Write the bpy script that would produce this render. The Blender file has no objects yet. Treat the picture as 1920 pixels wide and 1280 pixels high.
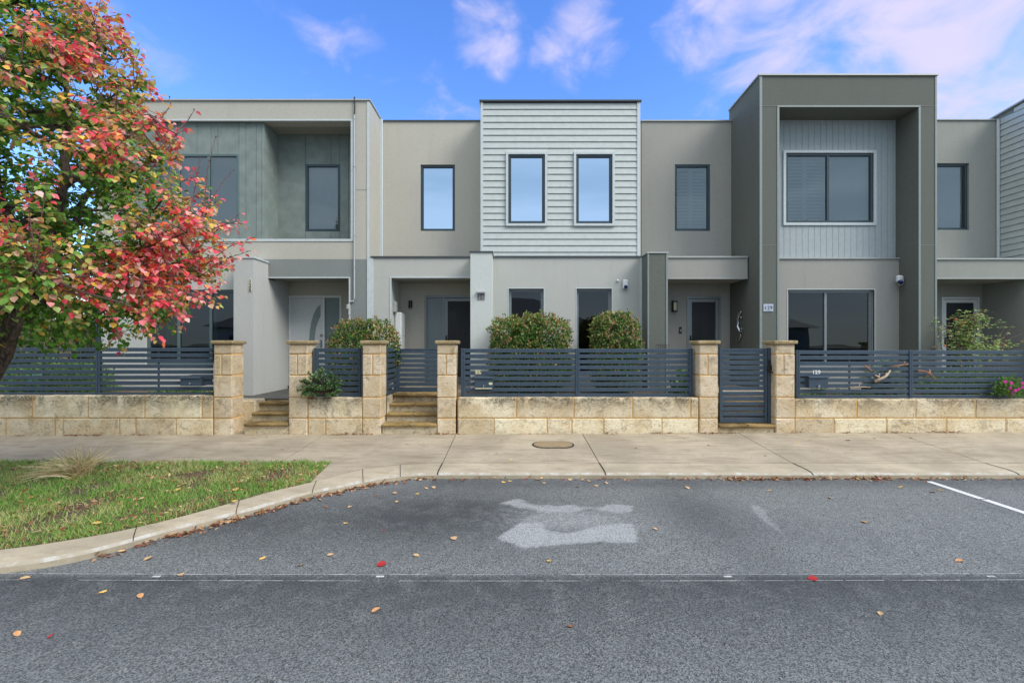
import bpy, bmesh, math, random
import numpy as np
from mathutils import Vector, Matrix, noise as mnoise
R = math.radians
rng = random.Random(7)
nr = np.random.default_rng(11)
C = bpy.context.scene.collection
scene = bpy.context.scene
F, CX, HY, EYE = 853.0, 960.0, 645.0, 1.72     # focal length and horizon measured on the 1920 px photograph

# ------------------------------------------------------------------ camera
cam = bpy.data.cameras.new('camera'); cam.sensor_width = 36; cam.lens = F/1920*36
cam.shift_y = 5/1920; cam.clip_end = 3000; cam.clip_start = 0.05
camo = bpy.data.objects.new('camera', cam); C.objects.link(camo)
camo.location = (0, 0, EYE); camo.rotation_euler = (R(90), 0, 0)
scene.camera = camo

# ------------------------------------------------------------------ light
SUN_EL, SUN_AZ = R(42), R(122)           # azimuth clockwise from +Y: behind the camera, to the right
w = bpy.data.worlds.new('World'); scene.world = w; w.use_nodes = True
def build_world():
    nt = w.node_tree; N = nt.nodes; L = nt.links; N.clear()
    out = N.new('ShaderNodeOutputWorld'); bg = N.new('ShaderNodeBackground'); L.new(bg.outputs[0], out.inputs[0])
    sky = N.new('ShaderNodeTexSky'); sky.sky_type = 'NISHITA'; sky.sun_disc = False
    sky.sun_elevation = SUN_EL; sky.sun_rotation = SUN_AZ
    sky.air_density = 1.0; sky.dust_density = 0.3; sky.ozone_density = 2.0
    def M(op, a=None, b=None, c=None, clamp=False):
        n = N.new('ShaderNodeMath'); n.operation = op; n.use_clamp = clamp
        for i, v in enumerate((a, b, c)):
            if v is None: continue
            if isinstance(v, (int, float)): n.inputs[i].default_value = v
            else: L.new(v, n.inputs[i])
        return n.outputs[0]
    def ramp(v, a, b, c=0., d=1.):
        n = N.new('ShaderNodeMapRange'); n.interpolation_type = 'SMOOTHSTEP'
        L.new(v, n.inputs[0])
        for i, q in enumerate((a, b, c, d)): n.inputs[i+1].default_value = q
        return n.outputs[0]
    hs = N.new('ShaderNodeHueSaturation'); hs.inputs['Hue'].default_value = 0.515; hs.inputs['Saturation'].default_value = 1.28
    hs.inputs['Value'].default_value = 1.06
    L.new(sky.outputs[0], hs.inputs['Color'])
    tc = N.new('ShaderNodeTexCoord'); vec = tc.outputs['Generated']
    sx = N.new('ShaderNodeSeparateXYZ'); L.new(vec, sx.inputs[0]); x, y, z = sx.outputs
    mp = N.new('ShaderNodeMapping'); mp.inputs['Scale'].default_value = (2.2, 1.5, 3.6); L.new(vec, mp.inputs[0])
    mp.inputs['Rotation'].default_value = (0, R(-18), 0)
    n1 = N.new('ShaderNodeTexNoise'); n1.inputs['Scale'].default_value = 3.4; n1.inputs['Detail'].default_value = 8
    n1.inputs['Roughness'].default_value = .56; n1.inputs['Distortion'].default_value = .5
    L.new(mp.outputs[0], n1.inputs['Vector'])
    def blob(px, py, ang, strength):
        v = Vector(((px-CX)/F, 1, (HY-py)/F)).normalized()
        d = N.new('ShaderNodeVectorMath'); d.operation = 'DOT_PRODUCT'
        nn = N.new('ShaderNodeVectorMath'); nn.operation = 'NORMALIZE'; L.new(vec, nn.inputs[0])
        L.new(nn.outputs[0], d.inputs[0]); d.inputs[1].default_value = v
        return ramp(d.outputs['Value'], math.cos(R(ang)), math.cos(R(ang*.2)), 0, strength)
    b = blob(1600, 0, 15, .33)
    for a in ((1850, 40, 12, .36), (1330, 30, 7, .30), (905, 65, 5.5, .27), (1110, 75, 5.5, .22), (1900, 205, 4.5, .30), (1065, 115, 5, .18),
              (240, 15, 8, .17), (650, 40, 6, .14), (790, 160, 5, .08)):
        b = M('MAXIMUM', b, blob(*a))
    overhead = ramp(z, .66, .95, 0, .5)
    back = ramp(y, .25, -.35, 0, .62)
    tot = M('ADD', M('MAXIMUM', b, M('MAXIMUM', back, overhead)), n1.outputs['Fac'])
    mask = ramp(tot, .58, 1.0, 0, .92)
    # cloud colour: faintly violet in the lit bank ahead, neutral grey white behind and overhead
    cc = N.new('ShaderNodeMix'); cc.data_type = 'RGBA'
    L.new(ramp(y, -.2, .5), cc.inputs[0]); cc.inputs[6].default_value = (5.75, 5.88, 6.15, 1); cc.inputs[7].default_value = (2.55, 2.35, 3.15, 1)
    lowback = N.new('ShaderNodeMix'); lowback.data_type = 'RGBA'
    f2 = M('MULTIPLY', ramp(y, .1, -.5), ramp(z, .66, .46)); L.new(f2, lowback.inputs[0])
    L.new(cc.outputs[2], lowback.inputs[6])
    st = N.new('ShaderNodeMapping'); st.inputs['Scale'].default_value = (1.2, 1.2, 7); L.new(vec, st.inputs[0])
    n2 = N.new('ShaderNodeTexNoise'); n2.inputs['Scale'].default_value = 2.2; n2.inputs['Detail'].default_value = 5; L.new(st.outputs[0], n2.inputs['Vector'])
    lc = N.new('ShaderNodeMix'); lc.data_type = 'RGBA'; L.new(ramp(n2.outputs['Fac'], .3, .7), lc.inputs[0])
    lc.inputs[6].default_value = (1.55, 1.95, 2.3, 1); lc.inputs[7].default_value = (2.15, 2.5, 2.9, 1); L.new(lc.outputs[2], lowback.inputs[7])
    mx = N.new('ShaderNodeMix'); mx.data_type = 'RGBA'
    L.new(mask, mx.inputs[0]); L.new(hs.outputs[0], mx.inputs[6]); L.new(lowback.outputs[2], mx.inputs[7])
    L.new(mx.outputs[2], bg.inputs[0]); bg.inputs[1].default_value = 0.15
build_world()
sl = bpy.data.lights.new('sun', 'SUN'); sl.energy = 1.35; sl.angle = R(28); sl.color = (1, .96, .90)
so = bpy.data.objects.new('sun', sl); C.objects.link(so)
sd = Vector((math.sin(SUN_AZ)*math.cos(SUN_EL), math.cos(SUN_AZ)*math.cos(SUN_EL), math.sin(SUN_EL)))
so.rotation_euler = (-sd).to_track_quat('-Z', 'Y').to_euler(); so.location = sd*60
scene.view_settings.view_transform = 'Standard'; scene.view_settings.look = 'None'
scene.view_settings.exposure = 1.10; scene.view_settings.gamma = 1

# ------------------------------------------------------------------ helpers
def X(px, s): return (px-CX)/s
def Z(py, s): return EYE+(HY-py)/s
def D(s): return F/s
def lin(r, g, b):
    return tuple((v/255/12.92 if v/255 <= .04045 else ((v/255+.055)/1.055)**2.4) for v in (r, g, b))
def thing(name, label, cat, loc=(0, 0, 0), group=None):
    o = bpy.data.objects.new(name, None); C.objects.link(o); o.location = loc
    o.empty_display_size = .2; o['label'] = label; o['category'] = cat
    if group: o['group'] = group
    return o
def tag(o, label, cat, group=None, kind=None):
    o['label'] = label; o['category'] = cat
    if group: o['group'] = group
    if kind: o['kind'] = kind
    return o
def link(name, me, mats, parent=None, smooth=False, label=None):
    for m in (mats if isinstance(mats, (list, tuple)) else [mats]): me.materials.append(m)
    o = bpy.data.objects.new(name, me); C.objects.link(o)
    if parent is not None:
        o.parent = parent
        if parent.parent is None: o.location = -parent.location
    if smooth:
        me.polygons.foreach_set('use_smooth', [True]*len(me.polygons))
    if label: o['label'] = label
    return o
class B:
    """collects boxes, prisms and tubes into one mesh"""
    def __init__(s): s.v = []; s.f = []; s.m = []
    def box(s, x0, x1, y0, y1, z0, z1, m=0, zb=None, bev=0):
        """zb: (z0,z1) at the back, if different"""
        x0, x1 = min(x0, x1), max(x0, x1)
        za, zc = zb if zb else (z0, z1)
        if bev:
            b = min(bev, (x1-x0)/3, (y1-y0)/3, (z1-z0)/3)
            bm = bmesh.new(); r = bmesh.ops.create_cube(bm, size=1)
            for v in bm.verts:
                v.co = Vector((x0+(v.co.x+.5)*(x1-x0), y0+(v.co.y+.5)*(y1-y0), z0+(v.co.z+.5)*(z1-z0)))
            bmesh.ops.bevel(bm, geom=bm.edges[:], offset=b, segments=1, affect='EDGES')
            n = len(s.v); bm.verts.index_update()
            s.v += [tuple(v.co) for v in bm.verts]
            for f in bm.faces: s.f.append([n+v.index for v in f.verts]); s.m.append(m)
            bm.free(); return s
        n = len(s.v)
        s.v += [(x0, y0, z0), (x1, y0, z0), (x1, y0, z1), (x0, y0, z1), (x0, y1, za), (x1, y1, za), (x1, y1, zc), (x0, y1, zc)]
        for q in ((0, 1, 2, 3), (5, 4, 7, 6), (4, 0, 3, 7), (1, 5, 6, 2), (3, 2, 6, 7), (4, 5, 1, 0)):
            s.f.append([n+i for i in q]); s.m.append(m)
        return s
    def quad(s, a, b, c, d, m=0):
        n = len(s.v); s.v += [tuple(a), tuple(b), tuple(c), tuple(d)]; s.f.append([n, n+1, n+2, n+3]); s.m.append(m); return s
    def prism(s, pts, axis, a0, a1, m=0):
        """polygon pts in the plane normal to axis ('x','y','z'), extruded a0..a1"""
        n = len(s.v); k = len(pts)
        def P(p, a):
            return (a, p[0], p[1]) if axis == 'x' else ((p[0], a, p[1]) if axis == 'y' else (p[0], p[1], a))
        s.v += [P(p, a0) for p in pts]+[P(p, a1) for p in pts]
        s.f.append([n+i for i in range(k)]); s.m.append(m)
        s.f.append([n+k+i for i in reversed(range(k))]); s.m.append(m)
        for i in range(k):
            j = (i+1) % k; s.f.append([n+i, n+k+i, n+k+j, n+j]); s.m.append(m)
        return s
    def tube(s, pts, rad, n=8, m=0, cap=True):
        pts = [Vector(p) for p in pts]
        if isinstance(rad, (int, float)): rad = [rad]*len(pts)
        base = len(s.v); up = Vector((0.13, .21, 1)).normalized()
        for i, p in enumerate(pts):
            t = (pts[min(i+1, len(pts)-1)]-pts[max(i-1, 0)]).normalized()
            a = t.cross(up)
            if a.length < .05: a = t.cross(Vector((1, 0, 0)))
            a.normalize(); b = t.cross(a).normalized()
            for k in range(n):
                an = 2*math.pi*k/n
                s.v.append(tuple(p+(a*math.cos(an)+b*math.sin(an))*rad[i]))
        for i in range(len(pts)-1):
            for k in range(n):
                k2 = (k+1) % n
                s.f.append([base+i*n+k, base+i*n+k2, base+(i+1)*n+k2, base+(i+1)*n+k]); s.m.append(m)
        if cap:
            s.f.append([base+k for k in reversed(range(n))]); s.m.append(m)
            e = base+(len(pts)-1)*n; s.f.append([e+k for k in range(n)]); s.m.append(m)
        return s
    def facade(s, x0, x1, z0, z1, y, t, holes=(), m=0):
        """wall slab with front at y, thickness t and rectangular openings (x0,x1,z0,z1)"""
        xs = sorted({x0, x1, *[min(max(h[i], x0), x1) for h in holes for i in (0, 1)]})
        zs = sorted({z0, z1, *[min(max(h[i], z0), z1) for h in holes for i in (2, 3)]})
        solid = {}
        for i in range(len(xs)-1):
            for j in range(len(zs)-1):
                cx, cz = (xs[i]+xs[i+1])/2, (zs[j]+zs[j+1])/2
                if not any(h[0] < cx < h[1] and h[2] < cz < h[3] for h in holes): solid[(i, j)] = 1
        for (i, j) in solid:
            a, b, c, d = xs[i], xs[i+1], zs[j], zs[j+1]
            s.quad((a, y, c), (b, y, c), (b, y, d), (a, y, d), m)
            s.quad((b, y+t, c), (a, y+t, c), (a, y+t, d), (b, y+t, d), m)
            if (i-1, j) not in solid: s.quad((a, y+t, c), (a, y, c), (a, y, d), (a, y+t, d), m)
            if (i+1, j) not in solid: s.quad((b, y, c), (b, y+t, c), (b, y+t, d), (b, y, d), m)
            if (i, j-1) not in solid: s.quad((a, y+t, c), (b, y+t, c), (b, y, c), (a, y, c), m)
            if (i, j+1) not in solid: s.quad((a, y, d), (b, y, d), (b, y+t, d), (a, y+t, d), m)
        return s
    def build(s, name, mats, parent=None, smooth=False, label=None):
        me = bpy.data.meshes.new(name); me.from_pydata(s.v, [], s.f)
        me.polygons.foreach_set('material_index', s.m); me.update()
        return link(name, me, mats, parent, smooth, label)

def ball(bm_b, c, r, seg=10, sc=(1, 1, 1), m=0):
    bm = bmesh.new(); bmesh.ops.create_uvsphere(bm, u_segments=seg, v_segments=max(5, seg*2//3), radius=r)
    n = len(bm_b.v); bm.verts.index_update()
    bm_b.v += [(c[0]+v.co.x*sc[0], c[1]+v.co.y*sc[1], c[2]+v.co.z*sc[2]) for v in bm.verts]
    for f in bm.faces: bm_b.f.append([n+v.index for v in f.verts]); bm_b.m.append(m)
    bm.free()

# ------------------------------------------------------------------ materials
def newmat(name):
    m = bpy.data.materials.new(name); m.use_nodes = True; nt = m.node_tree
    p = nt.nodes['Principled BSDF']; return m, nt, nt.nodes, nt.links, p
def tnoise(N, L, scale, detail=3, rough=.55, vec=None, dist=0):
    n = N.new('ShaderNodeTexNoise'); n.inputs['Scale'].default_value = scale; n.inputs['Detail'].default_value = detail
    n.inputs['Roughness'].default_value = rough; n.inputs['Distortion'].default_value = dist
    if vec is not None: L.new(vec, n.inputs['Vector'])
    return n.outputs['Fac']
def pos(N, L, scale=None):
    g = N.new('ShaderNodeNewGeometry')
    if scale is None: return g.outputs['Position']
    mp = N.new('ShaderNodeMapping'); mp.inputs['Scale'].default_value = scale; L.new(g.outputs['Position'], mp.inputs[0])
    return mp.outputs[0]
def mrange(N, L, v, a, b, c=0., d=1., smooth=True):
    n = N.new('ShaderNodeMapRange')
    if smooth: n.interpolation_type = 'SMOOTHSTEP'
    L.new(v, n.inputs[0])
    for i, q in enumerate((a, b, c, d)): n.inputs[i+1].default_value = q
    return n.outputs[0]
def mixc(N, L, f, a, b, mode='MIX'):
    n = N.new('ShaderNodeMix'); n.data_type = 'RGBA'; n.blend_type = mode
    for s_, v in ((0, f), (6, a), (7, b)):
        if isinstance(v, (int, float)): n.inputs[s_].default_value = v
        elif isinstance(v, tuple): n.inputs[s_].default_value = (*v[:3], 1)
        else: L.new(v, n.inputs[s_])
    return n.outputs[2]
def math_(N, L, op, a, b, clamp=False):
    n = N.new('ShaderNodeMath'); n.operation = op; n.use_clamp = clamp
    for i, v in enumerate((a, b)):
        if isinstance(v, (int, float)): n.inputs[i].default_value = v
        else: L.new(v, n.inputs[i])
    return n.outputs[0]
def bump(N, L, p, h, strength, dist):
    b = N.new('ShaderNodeBump'); b.inputs['Strength'].default_value = strength; b.inputs['Distance'].default_value = dist
    L.new(h, b.inputs['Height']); L.new(b.outputs[0], p.inputs['Normal'])

def stucco(name, rgb, grain=.10, streak=.22, k=1.0):
    m, nt, N, L, p = newmat(name); c = tuple(v*k for v in lin(*rgb))
    g = tnoise(N, L, 55, 4, .85, pos(N, L)); big = tnoise(N, L, .9, 4, .6, pos(N, L))
    st = tnoise(N, L, 1.0, 5, .65, pos(N, L, (5, 5, .55)))
    col = mixc(N, L, mrange(N, L, g, .3, .7), tuple(v*(1-grain) for v in c), tuple(v*(1+grain) for v in c))
    col = mixc(N, L, mrange(N, L, st, .5, .8, 0, streak), col, tuple(v*.62 for v in c))
    dr = tnoise(N, L, 1.0, 4, .6, pos(N, L, (13, 13, .30))); col = mixc(N, L, math_(N, L, 'MULTIPLY', mrange(N, L, dr, .60, .74, 0, .30), mrange(N, L, big, .42, .6)), col, tuple(v*.68 for v in c))
    col = mixc(N, L, mrange(N, L, big, .3, .75, 0, .16), col, tuple(min(1, v*1.25) for v in c))
    L.new(col, p.inputs['Base Color']); p.inputs['Roughness'].default_value = .9
    p.inputs['Specular IOR Level'].default_value = .25
    bump(N, L, p, tnoise(N, L, 160, 3, .7, pos(N, L)), .55, .004)
    return m
def painted(name, rgb, rough=.45, metal=0., var=.06, scale=20, k=1.0, bs=.1):
    m, nt, N, L, p = newmat(name); c = tuple(v*k for v in lin(*rgb))
    g = tnoise(N, L, scale, 4, .6, pos(N, L))
    L.new(mixc(N, L, mrange(N, L, g, .3, .7), tuple(v*(1-var) for v in c), tuple(min(1, v*(1+var)) for v in c)), p.inputs['Base Color'])
    p.inputs['Roughness'].default_value = rough; p.inputs['Metallic'].default_value = metal
    if bs: bump(N, L, p, tnoise(N, L, 60, 3, .6, pos(N, L)), bs, .002)
    return m
def glass(name, tint=(.45, .5, .55), refl=.12, rcol=(1, 1, 1), fres=1.0, wav=.0):
    m, nt, N, L, p = newmat(name); N.remove(p); out = N['Material Output']
    t = N.new('ShaderNodeBsdfTransparent'); t.inputs[0].default_value = (*tint, 1)
    g = N.new('ShaderNodeBsdfGlossy'); g.inputs['Roughness'].default_value = .015; g.inputs[0].default_value = (*rcol, 1)
    if wav:
        b = N.new('ShaderNodeBump'); b.inputs['Strength'].default_value = wav; b.inputs['Distance'].default_value = .02
        L.new(tnoise(N, L, 1.3, 1, .5, pos(N, L)), b.inputs['Height']); L.new(b.outputs[0], g.inputs['Normal'])
    f = N.new('ShaderNodeFresnel'); f.inputs[0].default_value = 1.5
    fac = math_(N, L, 'ADD', math_(N, L, 'MULTIPLY', f.outputs[0], fres), refl, True)
    mx = N.new('ShaderNodeMixShader'); L.new(fac, mx.inputs[0]); L.new(t.outputs[0], mx.inputs[1]); L.new(g.outputs[0], mx.inputs[2])
    L.new(mx.outputs[0], out.inputs[0]); return m
def attrmat(name, rough=.55, spec=.4, sub=.0, trans=.25, k=1.0):
    """leaves: colour from the mesh's own per-leaf attribute"""
    m, nt, N, L, p = newmat(name)
    a = N.new('ShaderNodeAttribute'); a.attribute_name = 'leafcol'
    c = mixc(N, L, 1.0, a.outputs['Color'], (k, k, k), 'MULTIPLY')
    L.new(c, p.inputs['Base Color']); p.inputs['Roughness'].default_value = rough; p.inputs['Specular IOR Level'].default_value = spec
    tr = N.new('ShaderNodeBsdfTranslucent'); L.new(c, tr.inputs[0])
    mx = N.new('ShaderNodeMixShader'); mx.inputs[0].default_value = trans
    L.new(p.outputs[0], mx.inputs[1]); L.new(tr.outputs[0], mx.inputs[2]); L.new(mx.outputs[0], N['Material Output'].inputs[0])
    return m

M_beige = stucco('render_beige', (177, 175, 164))
M_beige2 = stucco('render_warm_beige', (182, 179, 167))
M_ltgrey = stucco('render_light_grey', (180, 182, 178))
M_grey127 = stucco('render_pale_grey', (178, 180, 174))
M_white127 = stucco('render_off_white', (194, 200, 196), streak=.05)
M_midgrey = stucco('render_mid_grey', (128, 133, 131))
M_dark129 = stucco('render_olive_charcoal', (100, 104, 97), grain=.22)
M_lt129 = stucco('render_stone_grey', (156, 156, 149))
M_131 = stucco('render_sage_grey', (147, 150, 143))
M_soffit = stucco('soffit_paint', (150, 148, 138), grain=.05)
M_trim = painted('trim_pale_blue_grey', (190, 199, 200), .5)
M_capd = painted('capping_dark', (78, 84, 88), .4, .3)
M_capl = painted('capping_light', (170, 174, 170), .4, .2)
M_board = painted('weatherboard_pale', (182, 190, 187), .6, 0, .05, 8)
M_groove = painted('grooved_cladding', (160, 170, 172), .65, 0, .05, 12)
M_green = painted('cladding_green_grey', (122, 134, 129), .7, 0, .12, 5)
M_frame = painted('aluminium_dark', (62, 76, 82), .35, .4)
M_frameg = painted('aluminium_green_grey', (92, 112, 112), .4, .3)
M_framel = painted('aluminium_grey', (134, 142, 144), .4, .3)
M_fence = painted('powdercoat_slate', (64, 79, 93), .36, .15, .10, 14)
M_white = painted('white_gloss', (214, 218, 218), .35, 0, .03)
M_doorw = painted('door_white', (196, 202, 204), .4, 0, .04)
M_frost = painted('frosted_glass', (122, 136, 138), .25, 0, .05)
M_black = painted('black_plastic', (22, 24, 26), .4)
M_flyscreen = painted('dark_flyscreen', (38, 42, 46), .6, 0, .1, 200)
M_roof = painted('roof_sheet', (90, 94, 96), .6)
M_chrome = painted('brushed_metal', (180, 185, 188), .25, .9)
M_blind = painted('roller_blind', (160, 164, 170), .8, 0, .03, 6)
M_shut = painted('plantation_shutter', (150, 158, 164), .6, 0, .04)
M_glass = glass('window_glass', (.60, .61, .62), .14, (.84, .95, .93), 1.5, .3)
M_glassd = glass('window_glass_dark', (.30, .32, .34), .02, (.8, .86, .9), 1.3, .12)
M_mirror = glass('window_glass_reflective', (.3, .36, .45), .88, (.66, .83, 1.0), .6)
M_room = painted('interior_dark', (60, 60, 62), .9)
M_lens = painted('camera_lens', (20, 40, 90), .15)
M_plate = painted('number_plate_cream', (205, 200, 165), .6)
M_plate2 = painted('number_plate_grey', (150, 150, 150), .5, .3)
M_plate3 = painted('number_plate_blue_white', (176, 186, 204), .5)
M_ink = painted('number_ink', (25, 26, 28), .6)
M_gal = painted('galvanised_conduit', (168, 176, 178), .5)

def stone(name, c1, c2, dark, top=None, wet=None):
    m, nt, N, L, p = newmat(name); P = pos(N, L)
    a = tnoise(N, L, 2.6, 4, .6, P); f = tnoise(N, L, 34, 5, .72, pos(N, L, (1, 1, 1.9)), 1.2)
    pit = tnoise(N, L, 24, 3, .7, pos(N, L, (1, 1, 2.2)), 2.0)
    col = mixc(N, L, mrange(N, L, a, .36, .64), c1, c2)
    col = mixc(N, L, mrange(N, L, f, .35, .7, 0, .45), col, tuple(min(1, v*1.22) for v in c2))
    col = mixc(N, L, mrange(N, L, pit, .545, .63, 0, .72), col, tuple(v*.36 for v in c1))
    wm = tnoise(N, L, 17, 4, .75, pos(N, L, (1, 1, 1.7)), 3.0)
    wm = math_(N, L, 'ABSOLUTE', math_(N, L, 'SUBTRACT', wm, .5), 0)
    col = mixc(N, L, mrange(N, L, wm, .022, .0, 0, .55), col, tuple(v*.40 for v in c1))
    gi = N.new('ShaderNodeNewGeometry'); ri = gi.outputs['Random Per Island']
    col = mixc(N, L, mrange(N, L, ri, 0, .6, .55, 0, False), col, lin(190, 172, 142))
    col = mixc(N, L, mrange(N, L, ri, .6, 1, 0, .30), col, tuple(min(1, v*1.2) for v in c2))
    gr = tnoise(N, L, 5.5, 5, .7, P, 1.0); col = mixc(N, L, mrange(N, L, gr, .52, .66, 0, .55), col, lin(138, 128, 108))
    if top:
        g = N.new('ShaderNodeNewGeometry'); sx = N.new('ShaderNodeSeparateXYZ'); L.new(g.outputs['Position'], sx.inputs[0])
        zz = mrange(N, L, sx.outputs[2], top-.30, top, 0, 1)
        lich = tnoise(N, L, 3.0, 5, .7, P, .6)
        mk = math_(N, L, 'MULTIPLY', zz, mrange(N, L, lich, .38, .54))
        mk = math_(N, L, 'MULTIPLY', mk, mrange(N, L, f, .40, .58, 0.15, 1))
        col = mixc(N, L, mk, col, dark)
        zl = mrange(N, L, sx.outputs[2], top-.62, top-.5, .5, 0)
        mk2 = math_(N, L, 'MULTIPLY', zl, mrange(N, L, a, .5, .62))
        col = mixc(N, L, mk2, col, tuple(v*.55 for v in c1))
    L.new(col, p.inputs['Base Color']); p.inputs['Roughness'].default_value = .95; p.inputs['Specular IOR Level'].default_value = .2
    h = math_(N, L, 'ADD', f, math_(N, L, 'MULTIPLY', mrange(N, L, pit, .55, .72), -1.0))
    bump(N, L, p, h, .8, .014)
    return m
M_stone = stone('limestone', lin(216, 190, 148), lin(244, 230, 200), lin(70, 66, 52), .82)
M_stoneP = stone('limestone_pillar', lin(212, 188, 148), lin(236, 220, 194), lin(96, 86, 64))
M_mortar = stucco('mortar_ochre', (205, 164, 104), .2)
M_cap = stone('cap_stone', lin(150, 134, 98), lin(178, 160, 122), lin(60, 55, 40))
M_tread = stone('tread_stone', lin(92, 76, 46), lin(168, 142, 92), lin(60, 50, 30))
M_paver = painted('porch_paver', (76, 76, 72), .9, 0, .25, 9)

def concrete(name, rgb, dk):
    m, nt, N, L, p = newmat(name); P = pos(N, L); c = lin(*rgb)
    a = tnoise(N, L, 1.1, 5, .62, P, .4); g = tnoise(N, L, 120, 3, .8, P); s2 = tnoise(N, L, 4, 4, .6, pos(N, L, (.5, 3, 1)))
    col = mixc(N, L, mrange(N, L, a, .35, .68), tuple(v*.82 for v in c), tuple(v*1.12 for v in c))
    col = mixc(N, L, mrange(N, L, s2, .45, .75, 0, .5), col, lin(*dk))
    sp = tnoise(N, L, 9, 5, .75, P, .8); col = mixc(N, L, mrange(N, L, sp, .52, .70, 0, .55), col, tuple(v*.6 for v in c))
    col = mixc(N, L, mrange(N, L, g, .35, .7, 0, .3), col, tuple(v*.6 for v in c))
    L.new(col, p.inputs['Base Color']); p.inputs['Roughness'].default_value = .92; p.inputs['Specular IOR Level'].default_value = .25
    bump(N, L, p, tnoise(N, L, 60, 4, .7, P), .3, .006)
    return m
M_path = concrete('footpath_concrete', (168, 157, 136), (112, 98, 74))
M_kerb = concrete('kerb_concrete', (176, 165, 142), (130, 118, 94))
M_joint = painted('joint_dirt', (46, 42, 36), .95)
M_kscuff = painted('kerb_scuff', (205, 206, 204), .8, 0, .12, 30)

def asphalt():
    m, nt, N, L, p = newmat('asphalt'); P = pos(N, L)
    v = N.new('ShaderNodeTexVoronoi'); v.inputs['Scale'].default_value = 135; L.new(P, v.inputs['Vector'])
    sc = N.new('ShaderNodeSeparateColor'); L.new(v.outputs['Color'], sc.inputs[0])
    fine = tnoise(N, L, 210, 3, .85, P); big = tnoise(N, L, .7, 5, .6, P, .5); mid = tnoise(N, L, 5, 4, .6, P)
    base = mixc(N, L, mrange(N, L, math_(N, L, 'ADD', math_(N, L, 'MULTIPLY', sc.outputs[0], .55), math_(N, L, 'MULTIPLY', fine, .75)), .28, .98, 0, 1, False),
                (.008, .010, .010), (.268, .286, .278))
    base = mixc(N, L, mrange(N, L, sc.outputs[1], .92, .97, 0, .5), base, (.45, .43, .38))
    base = mixc(N, L, mrange(N, L, big, .42, .72, 0, .28), base, (.05, .058, .065))
    base = mixc(N, L, mrange(N, L, mid, .45, .7, 0, .12), base, (.26, .27, .27))
    a = N.new('ShaderNodeAttribute'); a.attribute_name = 'stain'
    sa = N.new('ShaderNodeSeparateColor'); L.new(a.outputs['Color'], sa.inputs[0])
    dk = math_(N, L, 'MULTIPLY', sa.outputs[1], mrange(N, L, mid, .3, .6, .6, 1))
    base = mixc(N, L, math_(N, L, 'MULTIPLY', dk, .72), base, (.018, .022, .025))
    wob = math_(N, L, 'MULTIPLY', math_(N, L, 'SUBTRACT', tnoise(N, L, 16, 5, .7, P), .5), 1.1)
    pl = mrange(N, L, math_(N, L, 'ADD', sa.outputs[0], wob), .15, 1.1)
    pl = math_(N, L, 'MULTIPLY', pl, mrange(N, L, sa.outputs[0], 0, .08))
    pl = math_(N, L, 'MULTIPLY', pl, mrange(N, L, math_(N, L, 'ADD', fine, math_(N, L, 'MULTIPLY', sc.outputs[0], .3)), .42, .80, .22, 1))
    base = mixc(N, L, math_(N, L, 'MULTIPLY', pl, .85), base, (.42, .435, .43))
    L.new(base, p.inputs['Base Color']); p.inputs['Roughness'].default_value = .8; p.inputs['Specular IOR Level'].default_value = .35
    bump(N, L, p, math_(N, L, 'ADD', v.outputs['Distance'], fine), .5, .006)
    return m
M_asph = asphalt()
M_soil = painted('soil', (92, 76, 56), .95, 0, .3, 12, 1, .6)
M_lawnbase = painted('lawn_thatch', (92, 94, 52), .95, 0, .35, 25, 1, .6)
M_line = painted('road_paint', (205, 206, 205), .7, 0, .2, 60); M_seam = painted('worn_seam_paint', (184, 186, 183), .8, 0, .45, 12)
M_bark = None
def bark():
    m, nt, N, L, p = newmat('bark'); P = pos(N, L, (1, 1, .3))
    a = tnoise(N, L, 28, 5, .7, P, 1.0); b = tnoise(N, L, 4, 3, .6, pos(N, L))
    col = mixc(N, L, mrange(N, L, a, .38, .62), (.028, .020, .015), (.15, .11, .085))
    col = mixc(N, L, mrange(N, L, b, .5, .7, 0, .4), col, (.16, .14, .12))
    L.new(col, p.inputs['Base Color']); p.inputs['Roughness'].default_value = .9
    bump(N, L, p, a, .9, .02); return m
M_bark = bark()
M_twig = painted('twig_bark', (104, 78, 74), .8, 0, .2, 30)
M_leaf = attrmat('tree_leaf', .45, .4, trans=.42, k=1.5)
M_shrubleaf = attrmat('shrub_leaf', .5, .3, trans=.3, k=1.08)
M_grass = attrmat('grass_blade', .6, .3, trans=.35)
M_dry = attrmat('dry_leaf', .75, .25, trans=.1)

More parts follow.
